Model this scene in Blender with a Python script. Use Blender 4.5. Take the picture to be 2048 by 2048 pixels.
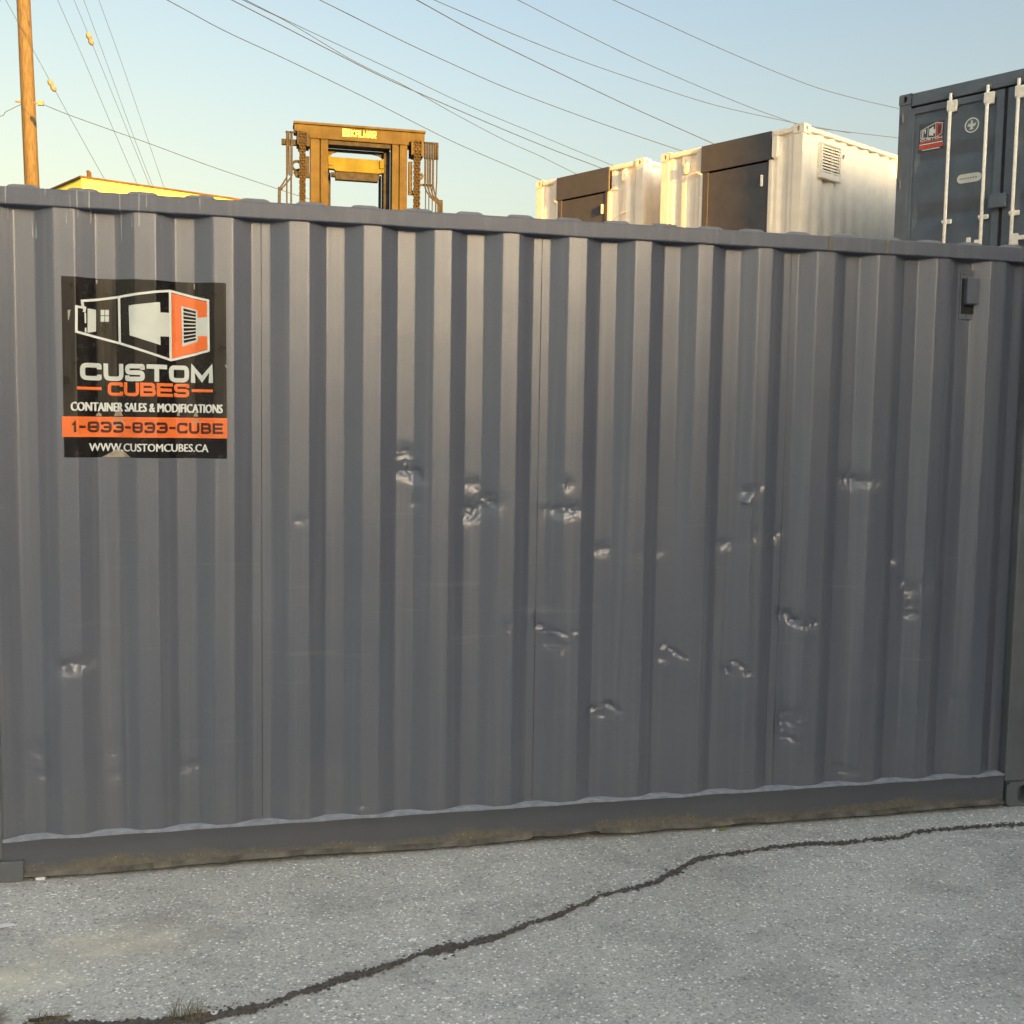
import bpy, bmesh, math, random
from mathutils import Vector, Matrix
random.seed(7)
for o in list(bpy.data.objects): bpy.data.objects.remove(o)
SC = bpy.context.scene
COL = SC.collection
# ------------------------------------------------------------------ camera
F = 2192.0                                    # focal length in photo pixels (2048 wide)
CAM = Vector((0.8358, -4.3060, 1.7503))
R0 = Vector((0.97307, -0.22993, 0.01632))     # camera right, down, forward in world axes
R1 = Vector((-0.00307, -0.08374, -0.99648))
R2 = Vector((0.23049, 0.96960, -0.08219))
cd = bpy.data.cameras.new('camera'); cam = bpy.data.objects.new('camera', cd); COL.objects.link(cam)
cd.sensor_width = 36; cd.lens = F / 2048 * 36; cd.clip_start = .05; cd.clip_end = 3000
mw = Matrix.Identity(4)
for i in range(3):
    mw[i][0] = R0[i]; mw[i][1] = -R1[i]; mw[i][2] = -R2[i]; mw[i][3] = CAM[i]
cam.matrix_world = mw
SC.camera = cam
# ------------------------------------------------------------------ light
SUN = Vector((0.345, -0.9386, 0.0)).normalized(); EL = math.radians(9.0)
SUN = Vector((SUN.x * math.cos(EL), SUN.y * math.cos(EL), math.sin(EL)))
wd = bpy.data.worlds.new('World'); SC.world = wd; wd.use_nodes = True
nt = wd.node_tree; nt.nodes.clear()
sky = nt.nodes.new('ShaderNodeTexSky'); sky.sky_type = 'NISHITA'; sky.sun_disc = False
sky.sun_elevation = EL; sky.sun_rotation = math.atan2(SUN.x, SUN.y)
sky.altitude = 50; sky.air_density = 1.0; sky.dust_density = 4.5; sky.ozone_density = 1.0
bgn = nt.nodes.new('ShaderNodeBackground'); bgn.inputs[1].default_value = 0.052
won = nt.nodes.new('ShaderNodeOutputWorld')
hsv = nt.nodes.new('ShaderNodeHueSaturation'); hsv.inputs['Saturation'].default_value = .72
tcw = nt.nodes.new('ShaderNodeTexCoord'); sxyz = nt.nodes.new('ShaderNodeSeparateXYZ'); nt.links.new(tcw.outputs['Generated'], sxyz.inputs[0])
def wmap(sock, a, b_, stops):
    mr = nt.nodes.new('ShaderNodeMapRange'); mr.interpolation_type = 'SMOOTHSTEP'; mr.inputs[1].default_value = a; mr.inputs[2].default_value = b_; nt.links.new(sock, mr.inputs[0])
    cr = nt.nodes.new('ShaderNodeValToRGB'); e = cr.color_ramp.elements; e[0].color = (*stops[0], 1); e[1].color = (*stops[1], 1); nt.links.new(mr.outputs[0], cr.inputs[0]); return cr.outputs[0]
def wmul(a, b_):
    x = nt.nodes.new('ShaderNodeMix'); x.data_type = 'RGBA'; x.blend_type = 'MULTIPLY'; x.inputs[0].default_value = 1; nt.links.new(a, x.inputs[6]); nt.links.new(b_, x.inputs[7]); return x.outputs[2]
nt.links.new(sky.outputs[0], hsv.inputs['Color'])
skyc = wmul(hsv.outputs[0], wmap(sxyz.outputs[2], .12, .42, [(1.10, .98, .80), (.94, .985, 1.0)]))
skyc = wmul(skyc, wmap(sxyz.outputs[0], -.35, .35, [(1.04, 1.0, .90), (.99, 1.0, 1.0)]))
skyc = wmul(skyc, wmap(sxyz.outputs[1], -.2, .8, [(1, 1, 1), (.69, .69, .67)]))
nt.links.new(skyc, bgn.inputs[0]); nt.links.new(bgn.outputs[0], won.inputs[0])
ld = bpy.data.lights.new('sun', 'SUN'); ld.energy = 3.2; ld.angle = math.radians(.5); ld.color = (1.0, .40, .025)
lo = bpy.data.objects.new('sun', ld); COL.objects.link(lo)
lo.rotation_euler = SUN.to_track_quat('Z', 'Y').to_euler(); lo.location = (0, -20, 30)
SC.view_settings.view_transform = 'Standard'; SC.view_settings.look = 'None'
SC.view_settings.gamma = 1; SC.view_settings.exposure = 3.25
SC.render.engine = 'CYCLES'
SC.cycles.use_denoising = True; SC.cycles.denoising_input_passes = 'RGB_ALBEDO'
# ------------------------------------------------------------------ geometry helpers
def ray(px, py): return R0 * ((px - 1024) / F) + R1 * ((py - 1024) / F) + R2
def at(px, py, depth): return CAM + ray(px, py) * depth
def on_ground(px, py, z=0.0):
    d = ray(px, py); return CAM + d * ((z - CAM.z) / d.z)
def on_wall(px, py, Y=0.0):
    d = ray(px, py); return CAM + d * ((Y - CAM.y) / d.y)

class MB:
    def __init__(s): s.v = []; s.f = []; s.mi = []; s.cur = 0
    def add(s, vs, fs):
        n = len(s.v); s.v += [tuple(v) for v in vs]
        for f in fs: s.f.append(tuple(i + n for i in f)); s.mi.append(s.cur)
    def box(s, x0, x1, y0, y1, z0, z1):
        s.add([(x0,y0,z0),(x1,y0,z0),(x1,y1,z0),(x0,y1,z0),(x0,y0,z1),(x1,y0,z1),(x1,y1,z1),(x0,y1,z1)],
              [(3,2,1,0),(4,5,6,7),(0,1,5,4),(1,2,6,5),(2,3,7,6),(3,0,4,7)])
    def sheet(s, pts, z0, z1):                 # vertical wall following a plan polyline [(x, y)]
        n = len(pts)
        s.add([(x, y, z0) for x, y in pts] + [(x, y, z1) for x, y in pts], [(i, i+1, n+i+1, n+i) for i in range(n-1)])
    def prism(s, poly, y0, y1):                # polygon in XZ pushed from y0 (front) to y1
        n = len(poly)
        s.add([(x, y0, z) for x, z in poly] + [(x, y1, z) for x, z in poly],
              [tuple(range(n)), tuple(range(2*n-1, n-1, -1))] + [(i, n+i, n+(i+1) % n, (i+1) % n) for i in range(n)])
    def tube(s, pts, r, n=8, caps=True):
        pts = [Vector(p) for p in pts]; rings = []
        for i, p in enumerate(pts):
            t = (pts[min(i+1, len(pts)-1)] - pts[max(i-1, 0)]).normalized()
            ref = Vector((0,0,1)) if abs(t.z) < .9 else Vector((1,0,0))
            u = t.cross(ref).normalized(); w = t.cross(u)
            rr = r[i] if isinstance(r, (list, tuple)) else r
            rings.append([p + (u*math.cos(2*math.pi*k/n) + w*math.sin(2*math.pi*k/n))*rr for k in range(n)])
        vs = [v for ring in rings for v in ring]; fs = []
        for i in range(len(pts)-1):
            for k in range(n): fs.append((i*n+k, i*n+(k+1) % n, (i+1)*n+(k+1) % n, (i+1)*n+k))
        if caps: fs += [tuple(range(n-1, -1, -1)), tuple(range((len(pts)-1)*n, len(pts)*n))]
        s.add(vs, fs)
    def disc(s, c, r, y0, y1, n=28): s.prism([(c[0]+r*math.cos(2*math.pi*k/n), c[1]+r*math.sin(2*math.pi*k/n)) for k in range(n)], y0, y1)
    def ring(s, c, r0, r1, y0, y1, n=32):
        vs = []
        for k in range(n):
            a = 2*math.pi*k/n
            for r, y in ((r0,y0),(r1,y0),(r1,y1),(r0,y1)): vs.append((c[0]+r*math.cos(a), y, c[1]+r*math.sin(a)))
        fs = []
        for k in range(n):
            a = 4*k; b = 4*((k+1) % n)
            for j in range(4): fs.append((a+j, b+j, b+(j+1) % 4, a+(j+1) % 4))
        s.add(vs, fs)
    def holed(s, c, u, v, nrm, w, h, hw, hh, depth):   # plate with an oval hole and a dark well behind it
        c, u, v, nrm = Vector(c), Vector(u), Vector(v), Vector(nrm); N = 24; o = []; i_ = []
        r = min(hw, hh) / 2
        for k in range(N):
            a = 2*math.pi*(k+.5)/N; ca, sa = math.cos(a), math.sin(a)
            m = 1/max(abs(ca), abs(sa)); o.append(c + u*(ca*m*w/2) + v*(sa*m*h/2))
            ex, ey = ca*r, sa*r
            ex += math.copysign(hw/2-r, ca); ey += math.copysign(hh/2-r, sa); i_.append(c + u*ex + v*ey)
        b = [p - nrm*depth for p in i_]
        s.add(o + i_ + b, [(k, (k+1) % N, N+(k+1) % N, N+k) for k in range(N)] + [(N+k, N+(k+1) % N, 2*N+(k+1) % N, 2*N+k) for k in range(N)] + [tuple(range(2*N, 3*N))])
    def build(s, name, mats, parent=None, smooth=False, bevel=0, loc=None):
        me = bpy.data.meshes.new(name); me.from_pydata(s.v, [], s.f)
        if not isinstance(mats, (list, tuple)): mats = [mats]
        for m in mats: me.materials.append(m)
        for p, i in zip(me.polygons, s.mi): p.material_index = min(i, len(mats)-1)
        bm = bmesh.new(); bm.from_mesh(me); bmesh.ops.recalc_face_normals(bm, faces=bm.faces) if smooth != 'keep' else None
        bm.to_mesh(me); bm.free()
        if smooth:
            for p in me.polygons: p.use_smooth = True
        o = bpy.data.objects.new(name, me); COL.objects.link(o)
        if parent: o.parent = parent
        if loc: o.location = loc
        if bevel:
            b = o.modifiers.new('bevel', 'BEVEL'); b.width = bevel; b.segments = 2; b.limit_method = 'ANGLE'; b.angle_limit = math.radians(50)
        return o

def tag(o, label=None, cat=None, group=None, kind=None):
    if label: o['label'] = label
    if cat: o['category'] = cat
    if group: o['group'] = group
    if kind: o['kind'] = kind
    return o
def thing(name, label, cat, loc=(0,0,0), rz=0, group=None):
    o = bpy.data.objects.new(name, None); COL.objects.link(o); o.empty_display_size = .3
    o.location = loc; o.rotation_euler = (0,0,rz); return tag(o, label, cat, group)
# ------------------------------------------------------------------ materials
class NT:
    def __init__(s, name):
        s.m = bpy.data.materials.new(name); s.m.use_nodes = True; s.t = s.m.node_tree; s.b = s.t.nodes['Principled BSDF']
        s.tc = s.t.nodes.new('ShaderNodeTexCoord')
    def n(s, typ, **k):
        x = s.t.nodes.new('ShaderNode' + typ)
        for a, v in k.items(): setattr(x, a, v)
        return x
    def l(s, a, b): s.t.links.new(a, b)
    def coord(s, scale=(1,1,1), off=(0,0,0), rot=(0,0,0)):
        mp = s.n('Mapping'); mp.inputs['Scale'].default_value = scale; mp.inputs['Location'].default_value = off; mp.inputs['Rotation'].default_value = rot
        s.l(s.tc.outputs['Object'], mp.inputs[0]); return mp.outputs[0]
    def noise(s, scale, detail=4, vec=None, rough=.55, dist=0):
        x = s.n('TexNoise'); x.inputs['Scale'].default_value = scale; x.inputs['Detail'].default_value = detail; x.inputs['Roughness'].default_value = rough; x.inputs['Distortion'].default_value = dist
        s.l(vec if vec is not None else s.tc.outputs['Object'], x.inputs['Vector']); return x.outputs[0]
    def vor(s, scale, vec=None, feature='F1'):
        x = s.n('TexVoronoi', feature=feature); x.inputs['Scale'].default_value = scale
        s.l(vec if vec is not None else s.tc.outputs['Object'], x.inputs['Vector']); return x
    def ramp(s, fac, stops, interp='LINEAR'):
        x = s.n('ValToRGB'); x.color_ramp.interpolation = interp; e = x.color_ramp.elements
        while len(e) < len(stops): e.new(.5)
        for i, (p, c) in enumerate(stops):
            e[i].position = p; e[i].color = (c, c, c, 1) if not isinstance(c, (tuple, list)) else (*c[:3], 1)
        s.l(fac, x.inputs[0]); return x.outputs[0]
    def mix(s, fac, a, b, blend='MIX'):
        x = s.n('Mix', data_type='RGBA', blend_type=blend)
        for sock, val in ((x.inputs[0], fac), (x.inputs[6], a), (x.inputs[7], b)):
            if isinstance(val, (int, float)): sock.default_value = val
            elif isinstance(val, (tuple, list)): sock.default_value = (*val[:3], 1)
            else: s.l(val, sock)
        return x.outputs[2]
    def math(s, op, a, b=None, clamp=False):
        x = s.n('Math', operation=op, use_clamp=clamp)
        for i, v in enumerate((a, b)):
            if v is None: continue
            if isinstance(v, (int, float)): x.inputs[i].default_value = v
            else: s.l(v, x.inputs[i])
        return x.outputs[0]
    def xyz(s):
        x = s.n('SeparateXYZ'); s.l(s.tc.outputs['Object'], x.inputs[0]); return x.outputs
    def bump(s, h, strength=.2, dist=.005, prev=None):
        x = s.n('Bump'); x.inputs['Strength'].default_value = strength; x.inputs['Distance'].default_value = dist
        s.l(h, x.inputs['Height'])
        if prev: s.l(prev, x.inputs['Normal'])
        return x.outputs[0]
    def set(s, color=None, rough=None, normal=None, metal=None, spec=None):
        for k, v in (('Base Color', color), ('Roughness', rough), ('Normal', normal), ('Metallic', metal), ('Specular IOR Level', spec)):
            if v is None: continue
            if isinstance(v, (int, float)): s.b.inputs[k].default_value = v
            elif isinstance(v, (tuple, list)): s.b.inputs[k].default_value = (*v[:3], 1)
            else: s.l(v, s.b.inputs[k])
        return s.m

def paint(name, col, rough=.45, var=.12, scale=6, bump=.05, bscale=300, metal=0, streak=0, streak_col=(.1,.08,.06), spec=.5):
    k = NT(name); c = k.mix(k.ramp(k.noise(scale, 6), [(.35, 0), (.65, 1)]), tuple(x*(1-var) for x in col), tuple(min(1, x*(1+var)) for x in col))
    if streak: c = k.mix(k.math('MULTIPLY', k.ramp(k.noise(1, 5, k.coord((22,22,.8))), [(.52, 0), (.75, 1)]), streak), c, streak_col)
    r = k.ramp(k.noise(scale*2.3, 5), [(.3, max(0, rough-.08)), (.7, min(1, rough+.1))])
    return k.set(c, r, k.bump(k.noise(bscale, 2), bump, .002) if bump else None, metal, spec)

def front_paint(name='charcoal_paint', rg=.33, spec=1.0):
    k = NT(name); x, y, z = k.xyz()
    base = k.mix(k.ramp(k.noise(1.3, 6), [(.3, 0), (.7, 1)]), (.084, .0955, .127), (.102, .112, .141))
    # faint vertical dust streaks
    st = k.ramp(k.noise(1, 6, k.coord((34, 34, .55))), [(.5, 0), (.72, 1)])
    base = k.mix(k.math('MULTIPLY', st, .16), base, (.27, .26, .24))
    gr = k.noise(270, 2); base = k.mix(1.0, base, k.ramp(gr, [(.3, .86), (.7, 1.13)]), 'MULTIPLY')
    # rubbed horizontal scuffs and long faint scratches at fork height
    sc_ = k.ramp(k.noise(1, 7, k.coord((2.2, 2.2, 26))), [(.60, 0), (.74, 1)]); hb = k.ramp(k.math('ABSOLUTE', k.math('SUBTRACT', z, 1.05)), [(.25, 1), (.75, 0)])
    base = k.mix(k.math('MULTIPLY', k.math('MULTIPLY', sc_, hb), .22), base, (.24, .24, .24))
    rs = k.ramp(k.noise(1, 5, k.coord((60, 60, 1.1), (4, 0, 0))), [(.66, 0), (.80, 1)])
    base = k.mix(k.math('MULTIPLY', rs, .22), base, (.20, .155, .12))
    # dust settled on the lowest hand's breadth
    base = k.mix(k.math('MULTIPLY', k.ramp(k.math('ADD', z, k.math('MULTIPLY', k.noise(6, 5), .35)), [(.25, 1), (.62, 0)]), .22), base, (.165, .16, .15))
    # chips and specks
    v = k.vor(26, k.coord((1, 1, 1))); sp = k.math('LESS_THAN', v.outputs['Distance'], .035)
    hit = k.math('GREATER_THAN', v.outputs['Color'], .83)
    base = k.mix(k.math('MULTIPLY', k.math('MULTIPLY', sp, hit), .7), base, (.55, .54, .52))
    # pale run-off drips below the roof edge, left end
    d1 = k.ramp(k.noise(1, 2, k.coord((75, 0, 1.6))), [(.60, 0), (.64, 1)])
    ln = k.noise(1, 1, k.coord((23, 0, 0))); lim = k.math('SUBTRACT', 2.66, k.math('MULTIPLY', ln, .42))
    dm = k.math('MULTIPLY', d1, k.math('MULTIPLY', k.math('GREATER_THAN', z, lim), k.math('LESS_THAN', x, .66)))
    base = k.mix(k.math('MULTIPLY', dm, .42), base, (.56, .56, .52))
    rough = k.ramp(k.noise(3.5, 6), [(.2, rg), (.8, rg+.04)])
    nb = k.bump(k.noise(420, 2), .10, .0015)
    k.b.inputs['IOR'].default_value = 1.54
    return k.set(base, rough, nb, None, spec)
def rail_paint():
    k = NT('dirty_rail_paint'); x, y, z = k.xyz()
    base = k.mix(k.noise(3, 6), (.078, .084, .102), (.105, .109, .124))
    # splashed mud and lichen along the lower edge
    h = k.math('ADD', k.math('MULTIPLY', k.noise(5, 6), .16), k.math('MULTIPLY', k.noise(90, 3), .05))
    m = k.math('MULTIPLY', k.math('SUBTRACT', k.math('SUBTRACT', h, k.math('MULTIPLY', z, 1.3)), .012), 22, True)
    dirt = k.mix(k.noise(45, 4), (.075, .055, .035), (.24, .22, .15))
    base = k.mix(k.math('MULTIPLY', m, .85), base, dirt)
    v = k.vor(75); s = k.math('MULTIPLY', k.math('LESS_THAN', v.outputs['Distance'], .22), k.math('GREATER_THAN', v.outputs['Color'], .72))
    base = k.mix(k.math('MULTIPLY', s, m), base, (.46, .42, .32))
    return k.set(base, k.ramp(k.noise(9, 4), [(.3, .45), (.7, .62)]), k.bump(k.noise(160, 4), .25, .003))
def wv2(k):
    nn = k.n('TexNoise'); nn.inputs['Scale'].default_value = 5; nn.inputs['Detail'].default_value = 6; k.l(k.tc.outputs['Object'], nn.inputs['Vector'])
    sc = k.n('VectorMath', operation='SCALE'); sc.inputs[3].default_value = .22; k.l(nn.outputs['Color'], sc.inputs[0])
    a = k.n('VectorMath', operation='ADD'); k.l(k.tc.outputs['Object'], a.inputs[0]); k.l(sc.outputs[0], a.inputs[1]); return a.outputs[0]
def asphalt():
    k = NT('worn_asphalt'); big = k.noise(.9, 6); mid = k.noise(7, 6)
    base = k.mix(k.ramp(big, [(.3, 0), (.7, 1)]), (.57, .54, .49), (.79, .755, .69))
    base = k.mix(k.math('MULTIPLY', k.ramp(mid, [(.35, 0), (.7, 1)]), .35), base, (.72, .69, .63))
    wv = k.n('VectorMath', operation='ADD'); k.l(k.tc.outputs['Object'], wv.inputs[0])
    nn = k.n('TexNoise'); nn.inputs['Scale'].default_value = 60; k.l(k.tc.outputs['Object'], nn.inputs['Vector'])
    sc = k.n('VectorMath', operation='SCALE'); sc.inputs[3].default_value = .006; k.l(nn.outputs['Color'], sc.inputs[0]); k.l(sc.outputs[0], wv.inputs[1])
    v = k.vor(125, wv.outputs[0]); cell = k.n('SeparateColor'); k.l(v.outputs['Color'], cell.inputs[0])
    tone = k.ramp(cell.outputs[0], [(0, .42), (.05, .78), (.5, .97), (.88, 1.08), (.94, 1.28), (.978, 1.9)], 'LINEAR')
    base = k.mix(.9, base, tone, 'MULTIPLY')
    v2 = k.vor(52, wv.outputs[0]); c2 = k.n('SeparateColor'); k.l(v2.outputs['Color'], c2.inputs[0])
    core = k.ramp(v2.outputs['Distance'], [(.22, 1), (.34, 0)])
    base = k.mix(k.math('MULTIPLY', k.math('MULTIPLY', core, k.math('GREATER_THAN', c2.outputs[0], .90)), .75), base, (.86, .85, .82))
    base = k.mix(k.math('MULTIPLY', k.math('MULTIPLY', core, k.math('LESS_THAN', c2.outputs[0], .10)), .6), base, (.15, .145, .14))
    gap = k.ramp(v.outputs['Distance'], [(.35, 0), (.75, 1)])
    base = k.mix(k.math('MULTIPLY', gap, .30), base, (.20, .198, .19))
    f = k.noise(210, 3); base = k.mix(.55, base, k.ramp(f, [(.3, .72), (.7, 1.22)]), 'MULTIPLY')
    x, y, z = k.xyz()
    # pale sandy spill at the lower left
    def blob(cx, cy, rx, ry, lo=.55, hi=1.15):
        a = k.math('POWER', k.math('DIVIDE', k.math('SUBTRACT', x, cx), rx), 2); b = k.math('POWER', k.math('DIVIDE', k.math('SUBTRACT', y, cy), ry), 2)
        d = k.math('ADD', k.math('SQRT', k.math('ADD', a, b)), k.math('MULTIPLY', k.math('SUBTRACT', k.noise(9, 5), .5), 1.1))
        return k.ramp(d, [(lo, 1), (min(1, hi), 0)])
    for p, c, q in (((.40, -.60, .36, .15, .25, 1.0), (.78, .70, .56), .72), ((.02, -.78, .34, .14, .3, 1.0), (.82, .77, .62), .85), ((.06, -1.01, .11, .085, .6, .95), (.20, .165, .125), .85), ((.55, -.45, .18, .10, .2, 1.), (.36, .31, .28), .35)):
        base = k.mix(k.math('MULTIPLY', blob(*p), q), base, k.mix(.35, c, tone, 'MULTIPLY'))
    # darker old stains and a few hairline cracks
    stn = k.ramp(k.noise(2.1, 7, k.coord((1, 1.6, 1), (3, 7, 0)), .6, .8), [(.50, 0), (.66, 1)])
    base = k.mix(k.math('MULTIPLY', stn, .34), base, k.mix(.5, (.26, .25, .235), tone, 'MULTIPLY'))
    ve = k.vor(1.5, wv2(k), 'DISTANCE_TO_EDGE'); hair = k.math('MULTIPLY', k.math('LESS_THAN', ve.outputs['Distance'], .0045), k.math('GREATER_THAN', k.noise(1.7, 2, k.coord((1, 1, 1), (9, 2, 0))), .54))
    base = k.mix(k.math('MULTIPLY', hair, .16), base, (.09, .085, .075))
    # darker patchy band against the container
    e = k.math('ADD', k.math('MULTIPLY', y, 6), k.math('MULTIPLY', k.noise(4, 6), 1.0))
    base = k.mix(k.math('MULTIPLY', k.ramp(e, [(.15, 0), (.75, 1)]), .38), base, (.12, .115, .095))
    h = k.math('ADD', k.math('MULTIPLY', k.ramp(v.outputs['Distance'], [(0, 1), (.8, 0)]), .6), k.math('MULTIPLY', f, .5))
    return k.set(base, .88, k.bump(h, .75, .004), None, .3)
M = {}
M['front'] = front_paint(); M['rail'] = rail_paint(); M['asphalt'] = asphalt()
M['rail_top'] = front_paint('rail_paint', .46, .5)
M['post'] = paint('post_paint', (.125, .132, .138), .5, .15, 4, .15, 120, 0, .35, (.10, .10, .075))
M['roof'] = paint('roof_paint', (.17, .17, .18), .45)
M['rust'] = paint('rust_lip', (.12, .11, .095), .8, .45, 14, .4, 150)
M['ledge'] = paint('skylit_ledge', (.33, .35, .39), .5, .2, 25, .3, 120)  # paler than the rail, imitating sky light on the ledge top
M['dark'] = paint('shadow_well', (.02, .018, .016), .9, .2)
M['vinyl'] = paint('black_vinyl', (.010, .009, .010), .22, .2, 12, .04, 120, 0, .2, (.08, .07, .05), .4)
M['vinyl_sheen'] = paint('sky_sheen_vinyl', (.018, .016, .013), .32, .3, 8, .06, 150, 0, .6, (.14, .11, .065), .32)  # browner streaked tone painted in for gloss reflecting the warm sky
M['white_ink'] = paint('white_ink', (.66, .68, .64), .45, .05, 9, 0)
M['pale_ink'] = paint('pale_ink', (.56, .60, .55), .45, .06, 9, 0)
M['orange_ink'] = paint('orange_ink', (.80, .165, .03), .4, .06, 9, 0)
M['dark_ink'] = paint('dark_ink', (.06, .012, .008), .4, .1, 9, 0)
M['torn'] = paint('torn_vinyl_backing', (.33, .29, .22), .6, .25, 30, .1, 200)
M['wood'] = None
k = NT('pole_wood'); g = k.noise(1, 9, k.coord((40, 40, 1.0)), .7); M['wood'] = k.set(k.mix(k.ramp(g, [(.3, 0), (.7, 1)]), (.020, .016, .010), (.098, .090, .058)), .8, k.bump(g, .4, .01))
M['white'] = paint('white_container_paint', (.80, .76, .66), .6, .05, 5, .05, 200, 0, .15, (.5, .45, .34), .25)
M['char2'] = paint('charcoal_cladding', (.056, .062, .074), .75, .12, 4, .05, 300)
M['blue'] = paint('slate_blue_paint', (.092, .120, .156), .7, .10, 5, .05, 300)
M['galv'] = paint('galvanised_steel', (.74, .75, .70), .6, .08, 20, .05, 200, 0, 0, (0,0,0), .2)
M['rubber'] = paint('black_rubber', (.018, .018, .02), .75, .2)
M['yellow'] = paint('mast_paint', (0.0510, 0.0480, 0.0300), .8, .18, 5, .1, 90, 0, .35, (.025, .018, .010), .12)
M['yellow2'] = paint('carriage_paint', (0.0870, 0.0930, 0.0270), .8, .15, 5, .1, 90, 0, .2, (.04, .03, .01), .12)
M['grease'] = paint('greasy_steel', (0.0270, 0.0300, 0.0360), .8, .3, 12, .2, 80, 0, 0, (0,0,0), .1)
M['chain'] = paint('rusty_chain', (0.0360, 0.0330, 0.0270), .8, .35, 40, .3, 120, 0, 0, (0,0,0), .1)
M['hose'] = paint('hydraulic_hose', (0.0330, 0.0360, 0.0390), .7, .2, 20, 0, 300, 0, 0, (0,0,0), .1)
M['plate'] = paint('bright_plate', (.60, .70, .25), .7, .05, 20, 0, 300, 0, 0, (0,0,0), .1)
M['wire'] = paint('wire_metal', (0.0312, 0.0429, 0.0585), .8, .1, 3, 0, 300, 0, 0, (0,0,0), .05)
M['porcelain'] = paint('insulator_glaze', (0.1350, 0.1500, 0.1500), .6, .1, 9, 0, 300, 0, 0, (0,0,0), .1)
M['stucco'] = paint('cream_stucco', (0.5250, 0.6250, 0.1500), .9, .08, 1.5, .2, 30, 0, 0, (0,0,0), .1)
M['trim'] = paint('brown_trim', (0.0600, 0.0450, 0.0270), .9, .25, 3, 0, 300, 0, 0, (0,0,0), .1)
M['gravel'] = paint('gravel_yard', (.24, .23, .21), .9, .3, 3, .5, 30)
M['grey_clad'] = paint('grey_cladding', (.20, .20, .21), .6, .1, 2)
k = NT('crack_dirt'); n1 = k.noise(60, 5); M['crack'] = k.set(k.mix(k.ramp(n1, [(.3, 0), (.75, 1)]), (.070, .056, .047), (.19, .16, .135)), .95, k.bump(k.noise(180, 4), .8, .006))
k = NT('dry_grass'); M['grass'] = k.set(k.mix(k.ramp(k.noise(25, 2), [(.4, 0), (.6, 1)]), (.10, .105, .04), (.26, .21, .12)), .8)
M['soil'] = paint('soil', (.06, .045, .03), .95, .4, 40, .6, 120)
M['leaf'] = paint('leaf_green', (.20, .27, .05), .5, .2, 60, 0)
M['paper'] = paint('white_scrap', (.75, .76, .76), .6, .06, 40, 0)
# ------------------------------------------------------------------ ground
def flat(name, poly, z, m):
    b = MB(); b.add([(x, y, z) for x, y in poly], [tuple(range(len(poly)))]); return b.build(name, m)
tag(flat('ground', [(-300,-300),(300,-300),(300,4.2),(-300,4.2)], 0, M['asphalt']), kind='structure')
b = MB(); ZB = 2.75
b.add([(-300,4.2,0),(300,4.2,0),(300,5.6,ZB),(-300,5.6,ZB),(-300,400,ZB),(300,400,ZB)], [(0,1,2,3),(3,2,5,4)])
tag(b.build('raised_yard', M['gravel']), kind='structure')
# crack through the asphalt
CR = [(-60,2085,22),(40,2062,24),(130,2052,22),(230,2052,20),(320,2046,20),(400,2040,22),(440,2032,20),(480,2024,20),(534,2013,15),(588,1991,15),(646,1974,15),(687,1958,17),(745,1945,17),(786,1931,12),(811,1922,11),(844,1908,13),(886,1900,20),(910,1896,21),(930,1892,16),(969,1881,12),(1010,1871,12),(1043,1854,12),(1080,1842,10),(1118,1833,12),(1143,1819,9),(1176,1806,9),(1200,1792,8),(1250,1782,8),(1289,1773,9),(1314,1765,14),(1335,1751,12),(1364,1738,13),(1389,1722,9),(1426,1713,8),(1480,1707,8),(1538,1697,7),(1579,1693,8),(1621,1688,8),(1683,1688,7),(1745,1680,7),(1799,1676,7),(1828,1666,7),(1894,1659,7),(1952,1655,7),(2014,1651,7),(2060,1649,7),(2180,1640,7)]
b = MB(); up, dn = [], []
from mathutils import noise as MN
for i in range(len(CR)-1):
    n = max(2, int((CR[i+1][0]-CR[i][0]) / 3.2))
    for j in range(n):
        t = j/n; x = CR[i][0]*(1-t)+CR[i+1][0]*t; y = CR[i][1]*(1-t)+CR[i+1][1]*t; w = (CR[i][2]*(1-t)+CR[i+1][2]*t)*1.22
        jx = random.uniform(-1.2, 1.2); w *= .85 + .55*MN.noise(Vector((x*.021, 3, 1))) + .45*MN.noise(Vector((x*.11, 8, 2)))
        p = on_ground(x+jx, y - w*.40 + random.uniform(-2.6, 2.6)); q = on_ground(x-jx, y + w*.40 + random.uniform(-2.6, 2.6))
        up.append((p.x, p.y, .004)); dn.append((q.x, q.y, .004))
n = len(up); b.add(up+dn, [(i, n+i, n+i+1, i+1) for i in range(n-1)])
for i in range(170):                         # crumbled bits along the edges
    c = random.choice(CR[5:-2]); d = CR[CR.index(c)+1]; t = random.random(); x = c[0]*(1-t)+d[0]*t; y = c[1]*(1-t)+d[1]*t + random.choice((-1, 1))*c[2]*random.uniform(.45, 1.0)
    p = on_ground(x, y); r = random.uniform(.002, .0075); b.add([(p.x+r*random.uniform(.6, 1.3)*math.cos(a), p.y+r*random.uniform(.5, 1.1)*math.sin(a), .0031) for a in [k_*math.pi/3 for k_ in range(6)]], [tuple(range(6))])
tag(b.build('pavement_crack', M['crack']), kind='structure')
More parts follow.
